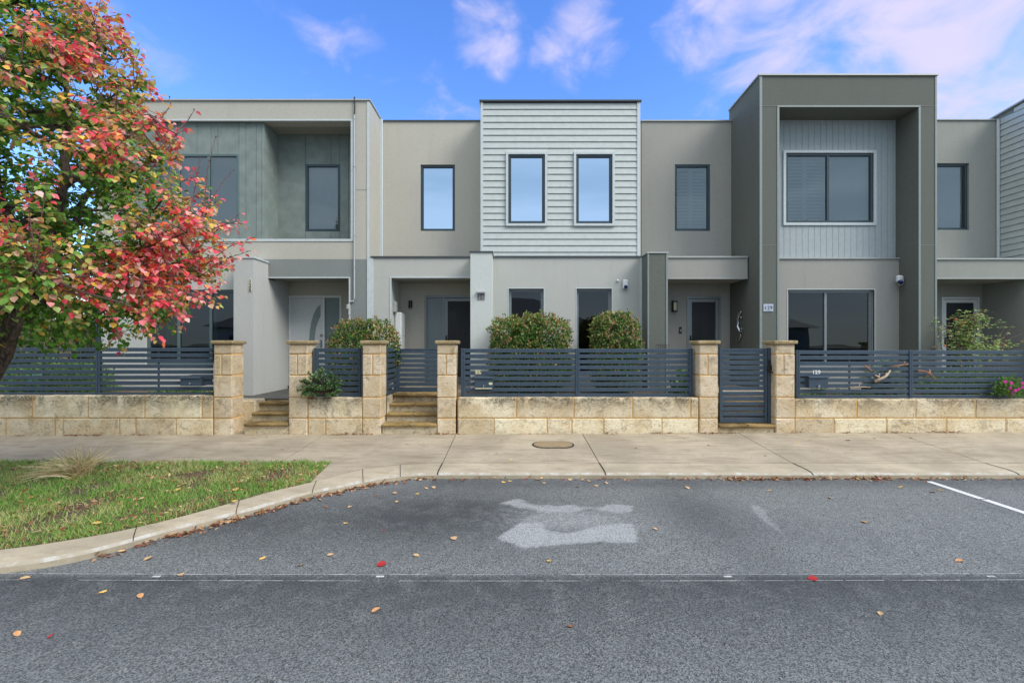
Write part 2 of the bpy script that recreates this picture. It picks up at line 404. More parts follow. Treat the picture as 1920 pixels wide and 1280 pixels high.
# ------------------------------------------------------------------ leaf mesh writer
def leaf_mesh(name, P, T, U, size, col, shape='round', parent=None, mat=None, fold=.25):
    """P positions, T tip directions, U face normals (n,3); size (n,), col (n,3)"""
    if shape == 'round':      # broad heart shaped pear leaf
        tv = np.array([(0, 0, 0), (.42, .18, .12), (.50, .48, .16), (.26, .82, .09), (0, 1.08, -.06), (-.26, .82, .09), (-.50, .48, .16), (-.42, .18, .12), (0, .5, 0)])
        tf = [(0, 1, 2, 8), (8, 2, 3, 4), (0, 8, 6, 7), (8, 4, 5, 6)]
    elif shape == 'oval':
        tv = np.array([(0, 0, 0), (.27, .35, .07), (.2, .75, .05), (0, 1.05, -.05), (-.2, .75, .05), (-.27, .35, .07)])
        tf = [(0, 1, 2, 3), (0, 3, 4, 5)]
    elif shape == 'blade':
        tv = np.array([(-.5, 0, 0), (.5, 0, 0), (.32, .55, .0), (-.32, .55, .0), (0, 1, 0)])
        tf = [(0, 1, 2, 3), (3, 2, 4)]
    P = np.asarray(P, float); T = np.asarray(T, float); U = np.asarray(U, float); n = len(P); size = np.asarray(size, float)
    T /= np.linalg.norm(T, axis=1, keepdims=True)+1e-9
    S = np.cross(T, U); S /= np.linalg.norm(S, axis=1, keepdims=True)+1e-9
    U = np.cross(S, T)
    if size.ndim == 1: size = np.stack([size, size, size], 1)
    tvs = tv[None]*np.ones((n, 1, 1))
    V = P[:, None]+tvs[:, :, 0:1]*(S*size[:, 0:1])[:, None]+tvs[:, :, 1:2]*(T*size[:, 1:2])[:, None]+tvs[:, :, 2:3]*(U*size[:, 2:3])[:, None]
    k = len(tv); V = V.reshape(-1, 3)
    me = bpy.data.meshes.new(name); me.vertices.add(len(V)); me.vertices.foreach_set('co', V.ravel())
    lv = []; ls = []; lt = []; tot = 0
    tfl = np.concatenate([np.array(f) for f in tf]); cnt = np.array([len(f) for f in tf])
    idx = (np.arange(n)[:, None]*k+tfl[None]).ravel(); tots = np.tile(cnt, n); starts = np.concatenate([[0], np.cumsum(tots)[:-1]])
    me.loops.add(len(idx)); me.loops.foreach_set('vertex_index', idx)
    me.polygons.add(len(tots)); me.polygons.foreach_set('loop_start', starts); me.polygons.foreach_set('loop_total', tots)
    me.update(calc_edges=True)
    at = me.color_attributes.new('leafcol', 'FLOAT_COLOR', 'POINT')
    c4 = np.ones((n, k, 4)); c4[:, :, :3] = np.asarray(col)[:, None]
    at.data.foreach_set('color', c4.ravel())
    return link(name, me, mat, parent)
def rdir(n):
    v = nr.normal(size=(n, 3)); return v/np.linalg.norm(v, axis=1, keepdims=True)

# ------------------------------------------------------------------ GROUND AND ROAD
big = B(); big.quad((-900, -900, -.06), (900, -900, -.06), (900, 1500, -.06), (-900, 1500, -.06))
tag(big.build('ground', M_lawnbase), 'flat open ground running to the horizon', 'ground', kind='structure')

def G(px, py, z=0.0):            # point of the ground at height z seen at a pixel of the photograph
    d = F*(EYE-z)/(py-HY); return ((px-CX)*d/F, d)
front_px = [(0, 1075), (70, 1067), (144, 1053.5), (219, 1034), (297, 1010.5), (387, 987), (485, 961.7), (566, 936), (640, 921), (677, 912), (716, 904.5), (763, 899), (820, 897)]
back_px = [(0, 1030), (60, 1023), (117, 1014), (207, 999), (313, 975), (422, 946), (508, 920.7), (570, 907), (612, 897), (650, 885.5), (700, 875.5), (763, 869.5), (820, 868)]
kf = [G(a, b, 0) for a, b in front_px]; kb = [G(a, b, .085) for a, b in back_px]
yF, yB = kf[-1][1], kb[-1][1]
def resample(pts, n):
    P = [Vector(p) for p in pts]; L_ = [0]
    for i in range(1, len(P)): L_.append(L_[-1]+(P[i]-P[i-1]).length)
    out = []
    for k in range(n):
        t = L_[-1]*k/(n-1); j = max(i for i in range(len(L_)) if L_[i] <= t+1e-9); j = min(j, len(P)-2)
        u = (t-L_[j])/(L_[j+1]-L_[j]); out.append(P[j].lerp(P[j+1], u))
    return out
nK = 60
kfr = resample(kf, nK); kbr = resample(kb, nK)
# smooth
for _ in range(3):
    for A in (kfr, kbr):
        B_ = A[:]
        for i in range(1, nK-1): A[i] = (B_[i-1]+B_[i]*2+B_[i+1])/4
left = [Vector((-40, kfr[0].y-.12)), Vector((-12, kfr[0].y-.10)), Vector((-6, kfr[0].y-.06))]
leftb = [Vector((-40, kfr[0].y+.20)), Vector((-12, kfr[0].y+.22)), Vector((-6, kfr[0].y+.24))]
right = [Vector((x_, yF)) for x_ in (0, 1.5, 3, 5, 8, 14, 40)]; rightb = [Vector((x_, yB)) for x_ in (0, 1.5, 3, 5, 8, 14, 40)]
KF = left+kfr+right; KB = leftb+kbr+rightb
# road: fine grid in the parking bay carries a stain attribute
def poly_in(p, poly):
    c = False; j = len(poly)-1
    for i in range(len(poly)):
        if (poly[i][1] > p[1]) != (poly[j][1] > p[1]) and p[0] < (poly[j][0]-poly[i][0])*(p[1]-poly[i][1])/(poly[j][1]-poly[i][1])+poly[i][0]: c = not c
        j = i
    return c
pale = [[(934, 943), (970, 934), (1010, 946), (1040, 947), (1075, 945), (1090, 950), (1120, 952), (1140, 945), (1165, 944), (1187, 947), (1188, 958), (1160, 962), (1140, 958), (1100, 954), (1070, 962), (1020, 963), (975, 952)],
        [(932, 1008), (975, 978), (1022, 978), (1024, 990), (1060, 1000), (1095, 992), (1120, 984), (1150, 981), (1188, 980), (1195, 1000), (1196, 1020), (1150, 1015), (1080, 1018), (1020, 1023), (985, 1028), (960, 1020)],
        [(1404, 948), (1418, 944), (1436, 956), (1445, 972), (1475, 1000), (1465, 1002), (1432, 978), (1412, 962)]]
soft = [0.82, 1.0, .62]
palew = [[G(*q) for q in pl] for pl in pale]
xs = np.concatenate([[-300, -60, -20, -8], np.arange(-4.2, 6.6, .03), [8, 14, 40, 300]])
ys = np.concatenate([[-300, -40, -8, -5.2, 0, 2.0], np.arange(3.3, 5.95, .03)])
bmv = []; cols = []
dd = np.array([.02, -.02])
for yy in ys:
    for xx in xs:
        bmv.append((xx, yy, 0.0)); r = 0
        if -1 < xx < 4 and 3.6 < yy < 5.4:
            for pl, sf in zip(palew, soft):
                n_ = 0
                for ox, oy in ((0, 0), (.02, 0), (-.02, 0), (0, .02), (0, -.02), (.035, .03), (-.035, -.03)):
                    wob = .03*mnoise.noise(Vector((xx*7, yy*7, 2)))
                    n_ += poly_in((xx+ox+wob, yy+oy+wob), pl)
                r = max(r, n_/7*sf)
            # faint halo between the two patches
            h = math.exp(-(((xx-.55)/1.0)**2+((yy-4.45)/.45)**2)); r = max(r, .62*h)
        h2 = 1.15*math.exp(-(((xx+.7)/1.2)**2+((yy-4.6)/.75)**2))+.7*math.exp(-(((xx+2.6)/.9)**2+((yy-4.3)/.5)**2))
        h2 += .55*math.exp(-((yy-5.65)/.22)**2)*(xx > -1)+1.0*math.exp(-((yy-3.33)/.06)**2)+.5*math.exp(-((yy-3.22)/.10)**2)
        h2 += .5*math.exp(-(((xx-1.9)/.4)**2+((yy-4.6)/1.0)**2))
        cols.append((min(1, r), min(1, h2)*(1 if r < .5 else .2), 0, 1))
nx = len(xs); fc = []
for j in range(len(ys)-1):
    for i in range(nx-1): fc.append((j*nx+i, j*nx+i+1, (j+1)*nx+i+1, (j+1)*nx+i))
me = bpy.data.meshes.new('road'); me.from_pydata(bmv, [], fc)
at = me.color_attributes.new('stain', 'FLOAT_COLOR', 'POINT'); at.data.foreach_set('color', np.array(cols).ravel())
tag(link('road', me, M_asph), 'dark grey asphalt road with a parking bay and two pale worn patches', 'road', kind='structure')

# kerb: low mountable profile swept along the two measured lines
kbm = B(); prof = [(0, -.05), (0, .045), (.12, .066), (.35, .078), (1, .085), (1.0, -.05)]
nP = len(prof); n0 = 0
for a, b in zip(KF, KB):
    for t, z_ in prof:
        q = a.lerp(b, t); kbm.v.append((q.x, q.y, z_))
for i in range(len(KF)-1):
    for k in range(nP-1):
        kbm.f.append([i*nP+k, (i+1)*nP+k, (i+1)*nP+k+1, i*nP+k+1]); kbm.m.append(1 if k == 1 else 0)
def kerbtop():
    m, nt, N, L, p = newmat('kerb_nose'); P = pos(N, L)
    c = mixc(N, L, mrange(N, L, tnoise(N, L, 3, 5, .7, pos(N, L, (2, 2, 1))), .42, .68), lin(160, 151, 131), lin(184, 183, 175))
    L.new(c, p.inputs['Base Color']); p.inputs['Roughness'].default_value = .9
    bump(N, L, p, tnoise(N, L, 60, 3, .6, P), .3, .005); return m
kerb = kbm.build('kerb', [M_kerb, kerbtop()]); tag(kerb, 'low concrete kerb curving out around the grass verge', 'kerb', kind='structure')
# kerb joints: dark thin cuts laid in the surface
kj = B()
def kjoint(a, b, wd=.008):
    d = (b-a).normalized(); s_ = Vector((-d.y, d.x))*wd
    pts = [(0, .049), (.12, .0705), (.35, .0825), (1, .0895)]
    for (t0, z0), (t1, z1) in zip(pts[:-1], pts[1:]):
        p0, p1 = a.lerp(b, t0), a.lerp(b, t1)
        kj.quad((*(p0-s_), z0), (*(p0+s_), z0), (*(p1+s_), z1), (*(p1-s_), z1))
for x_ in (-.955, 1.2, 3.86, 6.5, 9.1): kjoint(Vector((x_, yF)), Vector((x_, yB)))
for i in (12, 24, 36, 45, 52): kjoint(kfr[i], kbr[i], .0035)
tag(kj.build('kerb_joints', M_joint), 'dark joints cut across the concrete kerb', 'joint', kind='structure')

# footpath slabs, rising towards the wall
yW = D(110)
def zwall(x): return .193+.0036*x
pxs = [-40, -16, -10.4, -7.8, -5.13, -3.2, -.955, 1.2, 3.86, 6.5, 9.1, 12, 16, 40]
fp = B()
def slab(x0, x1, y0, y1):
    g = .006
    z = lambda x_, y_: .087+(y_-yB)/(yW-yB)*(zwall(x_)-.087)
    a, b_, c_, d_ = (x0+g, y0), (x1-g, y0), (x1-g, y1), (x0+g, y1)
    n = len(fp.v)
    for q in (a, b_, c_, d_): fp.v.append((q[0], q[1], z(*q)))
    for q in (a, b_, c_, d_): fp.v.append((q[0], q[1], z(*q)-.08))
    fp.f += [[n, n+1, n+2, n+3], [n, n+4, n+5, n+1], [n+1, n+5, n+6, n+2], [n+3, n+2, n+6, n+7], [n, n+3, n+7, n+4]]; fp.m += [0]*5
for a, b_ in zip(pxs[:-1], pxs[1:]): slab(a, b_, yB+.006, yW+.5)
n_ = len(fp.v); iT = min(range(nK), key=lambda i: abs(kbr[i].x+2.40)); fill = [(q.x, q.y+.006, .086) for q in kbr[iT:]]+[(kbr[iT].x-.12, yB+.01, .0865)]
fp.v += fill; fp.f.append(list(range(n_, n_+len(fill)))); fp.m.append(0)
tag(fp.build('footpath', M_path), 'sandy concrete footpath slabs in front of the stone wall', 'footpath', kind='structure')
fb = B(); fb.quad((-40, yB-.01, .06), (40, yB-.01, .06), (40, yW+.4, .165), (-40, yW+.4, .165))
tag(fb.build('footpath_bed', M_joint), 'dark bed showing in the footpath joints', 'footpath', kind='structure')
def zpath(x_, y_): return .087+(y_-yB)/(yW-yB)*(zwall(x_)-.087)

# painted lines
ln = B()
def linepiece(x0, x1, y0, y1, z=.004): ln.quad((x0, y0, z), (x1, y0, z), (x1, y1, z), (x0, y1, z))
def bayy(x_): return .0012*(x_-.0)**2
for base, keep in ((3.302, .88), (3.392, .97)):
    x_ = -4.0
    while x_ < 7:
        l_ = rng.uniform(.03, .3)
        if rng.random() < keep:
            wd = rng.uniform(.0014, .0030)
            o0, o1 = bayy(x_), bayy(x_+l_)
            ln.quad((x_, base+o0-wd, .004), (x_+l_, base+o1-wd, .004), (x_+l_, base+o1+wd, .004), (x_, base+o0+wd, .004))
        x_ += l_+rng.uniform(.0, .02)
for px_ in (712, 292, 1365, 1860):
    x_ = (px_-960)*3.36/F; linepiece(x_-.03, x_+.03, 3.355, 3.378)
tag(ln.build('bay_line', M_seam), 'thin worn double white line along the road edge of the bay', 'line', kind='structure')
ln = B(); linepiece(5.18, 5.262, 5.05, 5.70); linepiece(5.185, 5.268, 3.42, 5.03); linepiece(10.7, 10.78, 3.4, 5.7)
tag(ln.build('bay_divider', M_line), 'white painted line dividing the parking bays', 'line', kind='structure')

# grass verge between kerb and footpath
vg = B(); ring = [(q.x, q.y, .075) for q in KB[:3]+kbr[:iT+1]]
ring_t = [(x_, yB+.02, .092) for x_ in np.linspace(ring[-1][0]-.12, -40, 14)]
vg.v = ring+ring_t; vg.f = [list(range(len(vg.v)))]; vg.m = [0]
tag(vg.build('verge', M_soil), 'strip of soil and thatch under the kerbside grass', 'verge', kind='structure')
poly = [(q[0], q[1]) for q in ring+ring_t]

def in_verge(x_, y_): return poly_in((x_, y_), poly)
def grass():
    pts = []
    while len(pts) < 78000:
        x_, y_ = rng.uniform(-12, -2.2), rng.uniform(3.2, 6.4)
        if x_ < -y_*1.25-.3 and rng.random() < .35: continue
        if not in_verge(x_, y_-(.035+.05*mnoise.noise(Vector((x_*6, 1, 0))) if y_ > 6 else 0)): continue
        dn = mnoise.noise(Vector((x_*2.2, y_*2.2, 0)))
        if rng.random() > .62+dn*1.0: continue
        pts.append((x_, y_, .082))
    P = np.array(pts); n = len(P)
    T = np.stack([nr.normal(0, .5, n), nr.normal(0, .5, n), np.ones(n)], 1)
    U = rdir(n); U[:, 2] *= .2
    h = nr.uniform(.025, .080, n)*(1+.35*np.array([mnoise.noise(Vector((p[0]*3, p[1]*3, 5))) for p in P]))
    size = np.stack([np.full(n, .0058), h, h], 1)
    g = np.array([[.13, .32, .05], [.20, .42, .07], [.30, .50, .10], [.46, .48, .16], [.66, .58, .30]])
    pr = nr.choice(5, n, p=[.28, .32, .17, .14, .09])
    dry = np.array([mnoise.noise(Vector((p[0]*1.5, p[1]*1.5, 9))) for p in P]) > .04
    pr = np.where(dry & (nr.random(n) < .45), nr.choice([3, 4], n), pr)
    edge = (P[:, 1] < 4.1) & (nr.random(n) < .3); pr = np.where(edge, 3, pr)
    col = g[pr]*nr.uniform(.8, 1.2, (n, 1))
    o = leaf_mesh('grass', P, T, U, size, col, 'blade', mat=M_grass)
    tag(o, 'short green grass with dry patches on the kerbside verge', 'grass', kind='stuff')
grass()
def ornamental(x0, y0):
    n = 620; a = nr.uniform(0, 2*math.pi, n); V = []; b = B()
    col = []; P = []; T = []; U = []; S = []
    for i in range(n):
        l_ = rng.uniform(.18, .46); lean = rng.uniform(.15, 1.15); ca, sa = math.cos(a[i]), math.sin(a[i])
        p = Vector((x0+rng.gauss(0, .05), y0+rng.gauss(0, .05), .08)); d = Vector((ca*lean*.75, sa*lean*.75-.05, 1)).normalized()
        if rng.random() < .35: d = Vector((-1.1+rng.gauss(0, .35), rng.gauss(-.2, .4), .75)).normalized(); l_ *= 1.25
        c = rng.choice([(.78, .62, .36), (.85, .72, .48), (.60, .45, .24), (.30, .36, .10), (.70, .60, .32)])
        for k in range(4):
            q = p+d*l_/4; P.append(p[:]); T.append((q-p)[:]); U.append((sa, -ca, .1)); 
            U[-1] = (rng.gauss(0, .4), -1, .5)
            S.append((.013*(1-k*.2), l_/4*1.05, .01)); col.append(c); p = q; d = (d+Vector((d.x*.16, d.y*.16, -.22))).normalized()
    o = leaf_mesh('ornamental_grass', P, T, U, S, col, 'blade', mat=M_grass)
    tag(o, 'tuft of long straw coloured ornamental grass rising from the verge lawn', 'plant')
gx, gy = G(150, 893, .08); ornamental(gx, gy)

# ------------------------------------------------------------------ FALLEN LEAVES
def dry_leaf_mesh(nm, kind, col, k):
    V = []; n = 7
    wv = {'oval': .36, 'round': .5, 'curl': .28}[kind]; r_ = random.Random(k)
    rows = []
    for i in range(n):
        t = i/(n-1); wd = wv*math.sin(math.pi*min(1, t*.93+.05))**.8*(.9+r_.random()*.2)
        z_ = .10*math.sin(t*3+k)+.05; c_ = .22 if kind == 'curl' else .12
        rows.append([(-wd, t-.5, z_+c_), (0, t-.5, z_), (wd, t-.5, z_+c_*r_.uniform(.4, 1.3))])
    v = [p for r in rows for p in r]; f = []
    for i in range(n-1):
        for j in range(2): f.append((i*3+j, i*3+j+1, (i+1)*3+j+1, (i+1)*3+j))
    s0 = len(v); v += [(-.02, -.5, .06), (.02, -.5, .06), (.01, -.85, .12), (-.01, -.85, .12)]; f.append((s0, s0+1, s0+2, s0+3))
    me = bpy.data.meshes.new(nm); me.from_pydata(v, [], f)
    at = me.color_attributes.new('leafcol', 'FLOAT_COLOR', 'POINT')
    cc = [c for q in v for c in (*[min(1, x_*r_.uniform(.85, 1.15)) for x_ in col], 1)]
    at.data.foreach_set('color', cc); me.materials.append(M_dry); return me
LC = {'tan': (.56, .36, .19), 'yellow': (.70, .46, .13), 'red': (.42, .03, .03), 'brown': (.22, .10, .05), 'orange': (.62, .33, .14), 'pale': (.72, .58, .38)}
LM = {(k, s_): dry_leaf_mesh('fallen_leaf', s_, LC[k], i*3+j) for i, k in enumerate(LC) for j, s_ in enumerate(('oval', 'round', 'curl'))}
LBL = {'tan': 'small tan dry leaf lying flat on the asphalt', 'yellow': 'yellow fallen leaf lying on the asphalt', 'brown': 'small brown curled leaf lying on the asphalt',
       'orange': 'orange fallen leaf lying on the asphalt', 'pale': 'pale cream dry leaf lying on the asphalt', 'red': 'tiny red leaf lying on the asphalt'}
def fleaf(px, py, kind, shape='oval', L_=.07, on='road', label=None, rz=None):
    if on == 'road': x_, y_ = G(px, py); z_ = .003
    elif on == 'path':
        x_, y_ = G(px, py, .12)
        for _ in range(4): x_, y_ = G(px, py, zpath(x_, y_))
        z_ = zpath(x_, y_)+.002
    else: x_, y_ = G(px, py, .12); z_ = .115
    o = bpy.data.objects.new('fallen_leaf', LM[(kind, shape)]); C.objects.link(o)
    o.location = (x_, y_, z_); L_ *= .85; o.scale = (L_, L_, L_*.7); o.rotation_euler = (rng.gauss(0, .12), rng.gauss(0, .12), rz if rz is not None else rng.uniform(0, 6.3))
    if label is None:
        label = LBL[kind]
        if on == 'path': label = label.replace('on the asphalt', 'on the concrete footpath')
        if on == 'verge': label = label.replace('on the asphalt', 'on the verge grass')
    tag(o, label, 'leaf', {'road': 'fallen leaves on the asphalt', 'path': 'fallen leaves on the footpath', 'verge': 'fallen leaves on the grass'}[on])
for px, py, k in ((277, 1048, 'tan'), (492, 1047, 'yellow'), (563, 1060, 'yellow'), (619, 1041, 'tan'), (339, 1078, 'tan'), (193, 1110, 'yellow'), (263, 1118, 'orange'), (32, 1189, 'orange'),
        (47, 1085, 'tan'), (656, 951, 'tan'), (648, 981, 'yellow'), (744, 941, 'tan'), (783, 926, 'yellow'), (740, 925, 'tan'), (813, 914, 'tan'), (799, 916, 'tan'), (851, 1010, 'tan'),
        (780, 1042, 'tan'), (1029, 1052, 'yellow'), (1229, 992, 'tan'), (705, 1145, 'orange'), (935, 898.5, 'tan'), (944, 904, 'yellow'), (956, 902, 'yellow'), (1009, 899, 'tan'),
        (1020, 906, 'tan'), (1069, 899.5, 'tan'), (1092, 899, 'yellow'), (1104, 902, 'yellow'), (1118, 911, 'tan'), (1137, 906, 'tan'), (1083, 913, 'brown'), (1289, 915, 'tan'), (1443, 920, 'tan'),
        (1557, 934, 'tan'), (1689, 913, 'yellow'), (1749, 923, 'tan'), (1763, 919, 'yellow'), (1651, 1151, 'tan'), (1799, 1052, 'orange'), (1621, 979, 'orange'), (612, 951, 'brown'), (705, 930, 'brown')):
    fleaf(px, py, k, rng.choice(['oval', 'oval', 'round']), rng.uniform(.05, .075))
fleaf(715, 1059, 'red', 'round', .085, label='dark red leaf standing on the asphalt just above the bay line')
fleaf(1524, 1086, 'red', 'round', .075, label='red leaf lying on the worn double line right of centre')
fleaf(719, 996, 'red', 'curl', .03, label='tiny red leaf in the damp part of the bay')
fleaf(1069, 1175, 'brown', 'curl', .05, label='small dark brown leaf alone on the road below the bay line')
fleaf(94, 1194, 'red', 'curl', .035, label='tiny red leaf on the road at the lower left')
for px, py, k in ((1495, 829.5, 'yellow'), (1329, 835, 'tan'), (1778, 848, 'tan'), (1708, 821, 'brown'), (1518, 825, 'orange'), (478, 820, 'tan'), (530, 842, 'tan'), (940, 826, 'tan'), (958, 862, 'yellow'),
        (1192, 840, 'tan'), (1435, 854, 'brown'), (1640, 822, 'tan'), (763, 833, 'tan'), (500, 820, 'brown')):
    fleaf(px, py, k, 'oval', rng.uniform(.045, .065), 'path')
fleaf(1590, 826, 'red', 'round', .075, 'path', 'red leaf lying on the concrete footpath at the right')
for px, py, k, s_ in ((57, 932, 'yellow', .08), (182, 979, 'yellow', .08), (332, 917, 'yellow', .07), (442, 917, 'orange', .08), (440, 938, 'yellow', .07), (508, 873, 'yellow', .07), (175, 883, 'orange', .08), (289, 865, 'yellow', .06)):
    fleaf(px, py, k, 'round', s_, 'verge')
# litter nobody could count: along the kerb, the wall foot and in the grass
def litter(name, label, fn, n, size=(.03, .06), lift=.02):
    P = []; k = 0
    while len(P) < n:
        q = fn()
        if q is not None: P.append(q)
    P = np.array(P); n = len(P); P[:, 2] += nr.uniform(.002, lift, n)
    T = rdir(n); T[:, 2] *= .35; U = nr.normal(0, .35, (n, 3)); U[:, 2] = 1
    pal = np.array([(.30, .13, .06), (.20, .09, .05), (.45, .24, .11), (.60, .42, .20), (.34, .05, .04), (.5, .33, .2)])
    col = pal[nr.choice(6, n, p=[.28, .25, .2, .1, .07, .10])]*nr.uniform(.7, 1.2, (n, 1))
    s_ = nr.uniform(size[0], size[1], n)
    o = leaf_mesh(name, P, T, U, np.stack([s_*.8, s_, s_*1.5], 1), col, 'oval', mat=M_dry); tag(o, label, 'leaf litter', kind='stuff')
def f_kerb():
    i = rng.randrange(8, nK-1); w_ = 1 if 14 < i < 50 else .35
    if rng.random() > w_: return None
    a = kfr[i].lerp(kfr[i+1], rng.random()); d = kfr[i+1]-kfr[i]; nrm = Vector((d.y, -d.x)).normalized()
    off = abs(rng.gauss(0, .05))+.01
    return (a.x+nrm.x*off, a.y+nrm.y*off, 0)
def f_kerbr():
    x_ = rng.uniform(-1, 7.5)
    if rng.random() > (.95 if 2.6 < x_ < 5.2 else .16 if x_ < 2.6 else .3)*(1 if mnoise.noise(Vector((x_*2.5, 0, 0))) > -.1 else .3): return None
    return (x_, yF-.01-abs(rng.gauss(0, .045)), 0)
def f_wall():
    x_ = rng.uniform(-9, 10.5)
    if mnoise.noise(Vector((x_*1.3, 3, 0))) < -.02+rng.random()*.25: return None
    if -4.78 < x_ < -3.81 : return None
    y_ = yW-.012-abs(rng.gauss(0, .022)); return (x_, y_, zpath(x_, y_))
def f_verge():
    x_, y_ = rng.uniform(-8, -2.2), rng.uniform(3.4, 6.3)
    if not in_verge(x_, y_) or x_ < -y_*1.2-.2: return None
    if rng.random() > .42+.8*mnoise.noise(Vector((x_*1.4, y_*1.4, 4)))+(.35 if x_ > -3.2 else 0): return None
    return (x_, y_, .10)
def f_path():
    x_ = rng.uniform(-9, 10); y_ = rng.uniform(yB, yW-.05)
    if rng.random() > (.8 if x_ > 4 else .35): return None
    return (x_, y_, zpath(x_, y_))
litter('leaf_litter', 'brown leaf litter gathered against the curved kerb', f_kerb, 420)
litter('leaf_litter', 'tan and red leaf litter along the straight kerb gutter', f_kerbr, 560)
litter('leaf_litter', 'reddish brown leaf litter along the foot of the stone walls', f_wall, 650, (.022, .05), .018)
litter('leaf_litter', 'brown leaves caught in the verge grass', f_verge, 950, (.035, .06), .03)
litter('leaf_litter', 'tiny scattered leaf crumbs on the footpath', f_path, 60, (.01, .03), .004)

# service cover in the footpath
cx_, cy_ = G(1037, 830.5, .175)
sv = thing('service_cover', 'oval metal service cover set in the footpath before the wall', 'cover', (cx_, cy_, zpath(cx_, cy_)))
def stadium(hw, r_, n=10):
    out = []
    for k in range(n+1): a = -math.pi/2+math.pi*k/n; out.append((hw+r_*math.cos(a), r_*math.sin(a)))
    for k in range(n+1): a = math.pi/2+math.pi*k/n; out.append((-hw+r_*math.cos(a), r_*math.sin(a)))
    return out
zs_ = zpath(cx_, cy_)+.003
b = B(); b.prism([(cx_+p[0], cy_+p[1]) for p in stadium(.145, .185)], 'z', zs_-.04, zs_+.004); b.v = [(p[0], p[1], p[2]+.066*(p[1]-cy_)) for p in b.v]; b.build('cover_frame', M_joint, sv)
b = B(); b.prism([(cx_+p[0], cy_+p[1]) for p in stadium(.145, .158)], 'z', zs_-.03, zs_+.008); b.v = [(p[0], p[1], p[2]+.066*(p[1]-cy_)) for p in b.v]; b.build('cover_lid', painted('cover_brown', (140, 122, 92), .8, 0, .2, 30), sv)

# ------------------------------------------------------------------ STONE WALLS, PILLARS, STEPS
S0 = 110.0
def xw(px): return X(px, S0)
ZT = {'A': 1.72+(645-741)/110, 'B': 1.72+(645-745)/110, 'C': 1.72+(645-745)/110, 'D': 1.72+(645-748)/110}
ZC = 1.72+(645-784)/110          # joint between the two courses
def block(b, x0, x1, y0, y1, z0, z1):
    j = .006; o = rng.uniform(-.004, .004)
    b.box(x0+j, x1-j, y0+o, y1, z0+j, z1-j, 0, bev=.014)
def low_wall(x0, x1, zt, tj, bj, label):
    b = B()
    b.box(x0, x1, yW+.012, yW+.33, .0, zt-.012, 1)
    js = [x0]+[xw(p) for p in tj]+[x1]
    for a, c in zip(js[:-1], js[1:]): block(b, a, c, yW, yW+.34, ZC, zt)
    js = [x0]+[xw(p) for p in bj]+[x1]
    for a, c in zip(js[:-1], js[1:]): block(b, a, c, yW, yW+.34, .10, ZC)
    o = b.build('stone_wall', [M_stone, M_mortar]); tag(o, label, 'wall', 'low limestone block walls')
ex = lambda a, n, st: [a+st*i for i in range(n)]
low_wall(-14, xw(399), ZT['A'], ex(-700, 7, 110)+[59.6, 165, 271, 378], ex(-650, 7, 110)+[103, 118, 223.6, 254, 329.6], 'low limestone wall at the left, behind the grass verge')
low_wall(xw(577), xw(679), ZT['B'], [], [610], 'short limestone wall between the two flights of steps')
low_wall(xw(858), xw(1310), ZT['C'], [967.5, 1076, 1186, 1295], [926, 1025.7, 1072, 1131.7, 1241], 'low limestone wall under the middle fence, in front of the clipped shrubs')
low_wall(xw(1491), xw(1962), ZT['D'], [1607, 1718, 1830, 1940], [1564, 1663, 1775, 1887], 'low limestone wall at the right, under the fence holding driftwood')
def pillar(px0, label, split=(3,)):
    x0 = xw(px0); x1 = x0+.325 if px0 != 1454 else xw(1491); y0, y1 = yW-.004, yW+.345
    cx, cy = (x0+x1)/2, (y0+y1)/2
    t = thing('stone_pillar', label, 'pillar', (cx, cy, .19), 'limestone gate pillars')
    b = B(); zz = [.10, ZC, .81, 1.188, 1.547, 1.72]
    b.box(x0+.012, x1-.012, y0+.012, y1-.012, .1, 1.72, 1)
    for k in range(5):
        z0, z1 = zz[k], zz[k+1]
        if k == 3:
            m_ = x0+(x1-x0)*rng.uniform(.42, .55)
            block(b, x0, m_, y0, y1, z0, z1); block(b, m_, x1, y0, y1, z0, z1)
        else: block(b, x0, x1, y0, y1, z0, z1)
    b.build('pillar_shaft', [M_stoneP, M_mortar], t)
    b = B(); b.box(x0-.032, x1+.032, y0-.032, y1+.032, 1.722, 1.782, 0, bev=.012); b.build('pillar_cap', M_cap, t)
pillar(400, 'stone pillar on the left side of the open steps')
pillar(541, 'stone pillar with the trailing green plant at its foot')
pillar(679, 'stone pillar below the leftmost clipped shrub')
pillar(819, 'stone pillar between the second steps gate and the middle fence')
pillar(1311, 'stone pillar left of the tall slatted gate')
pillar(1454, 'stone pillar right of the tall slatted gate')
pillar(1962, 'stone pillar cut off by the right edge of the picture')

def steps(name, x0, x1, treads, label, y_end, zland=None):
    """treads: list of (front y, top z)"""
    t = thing(name, label, 'steps', ((x0+x1)/2, treads[0][0], .19))
    prev = .1
    for i, (y, z) in enumerate(treads):
        y2 = treads[i+1][0] if i+1 < len(treads) else y_end
        b = B(); b.box(x0, x1, y+.03, y2+.02, .1, z-.052); b.build('riser', M_stone, t)
        b = B(); k = max(1, round((x1-x0)/.55))
        for q in range(k):
            a, c = x0+(x1-x0)*q/k, x0+(x1-x0)*(q+1)/k
            b.box(a+.003, c-.003, y-.03, y2+.018, z-.052, z, 0, bev=.016)
        b.build('tread', M_tread, t)
    return t
steps('stone_steps', X(457, 110)+.0, xw(541), [(yW, .3745), (D(106.7), .52), (D(103.5), .672)], 'open flight of three mossy stone steps beside the numbered grey wing wall', D(103.5)+.3)
xs2 = (-2.218, xw(819))
steps('stone_steps', xs2[0], xs2[1], [(yW, 1.72-149/110), (D(106.4), 1.72-129/106.4), (D(103.5), 1.72-110.4/103.5), (D(100.5), .799)], 'flight of four stone steps leading up to the half height gate', D(97))
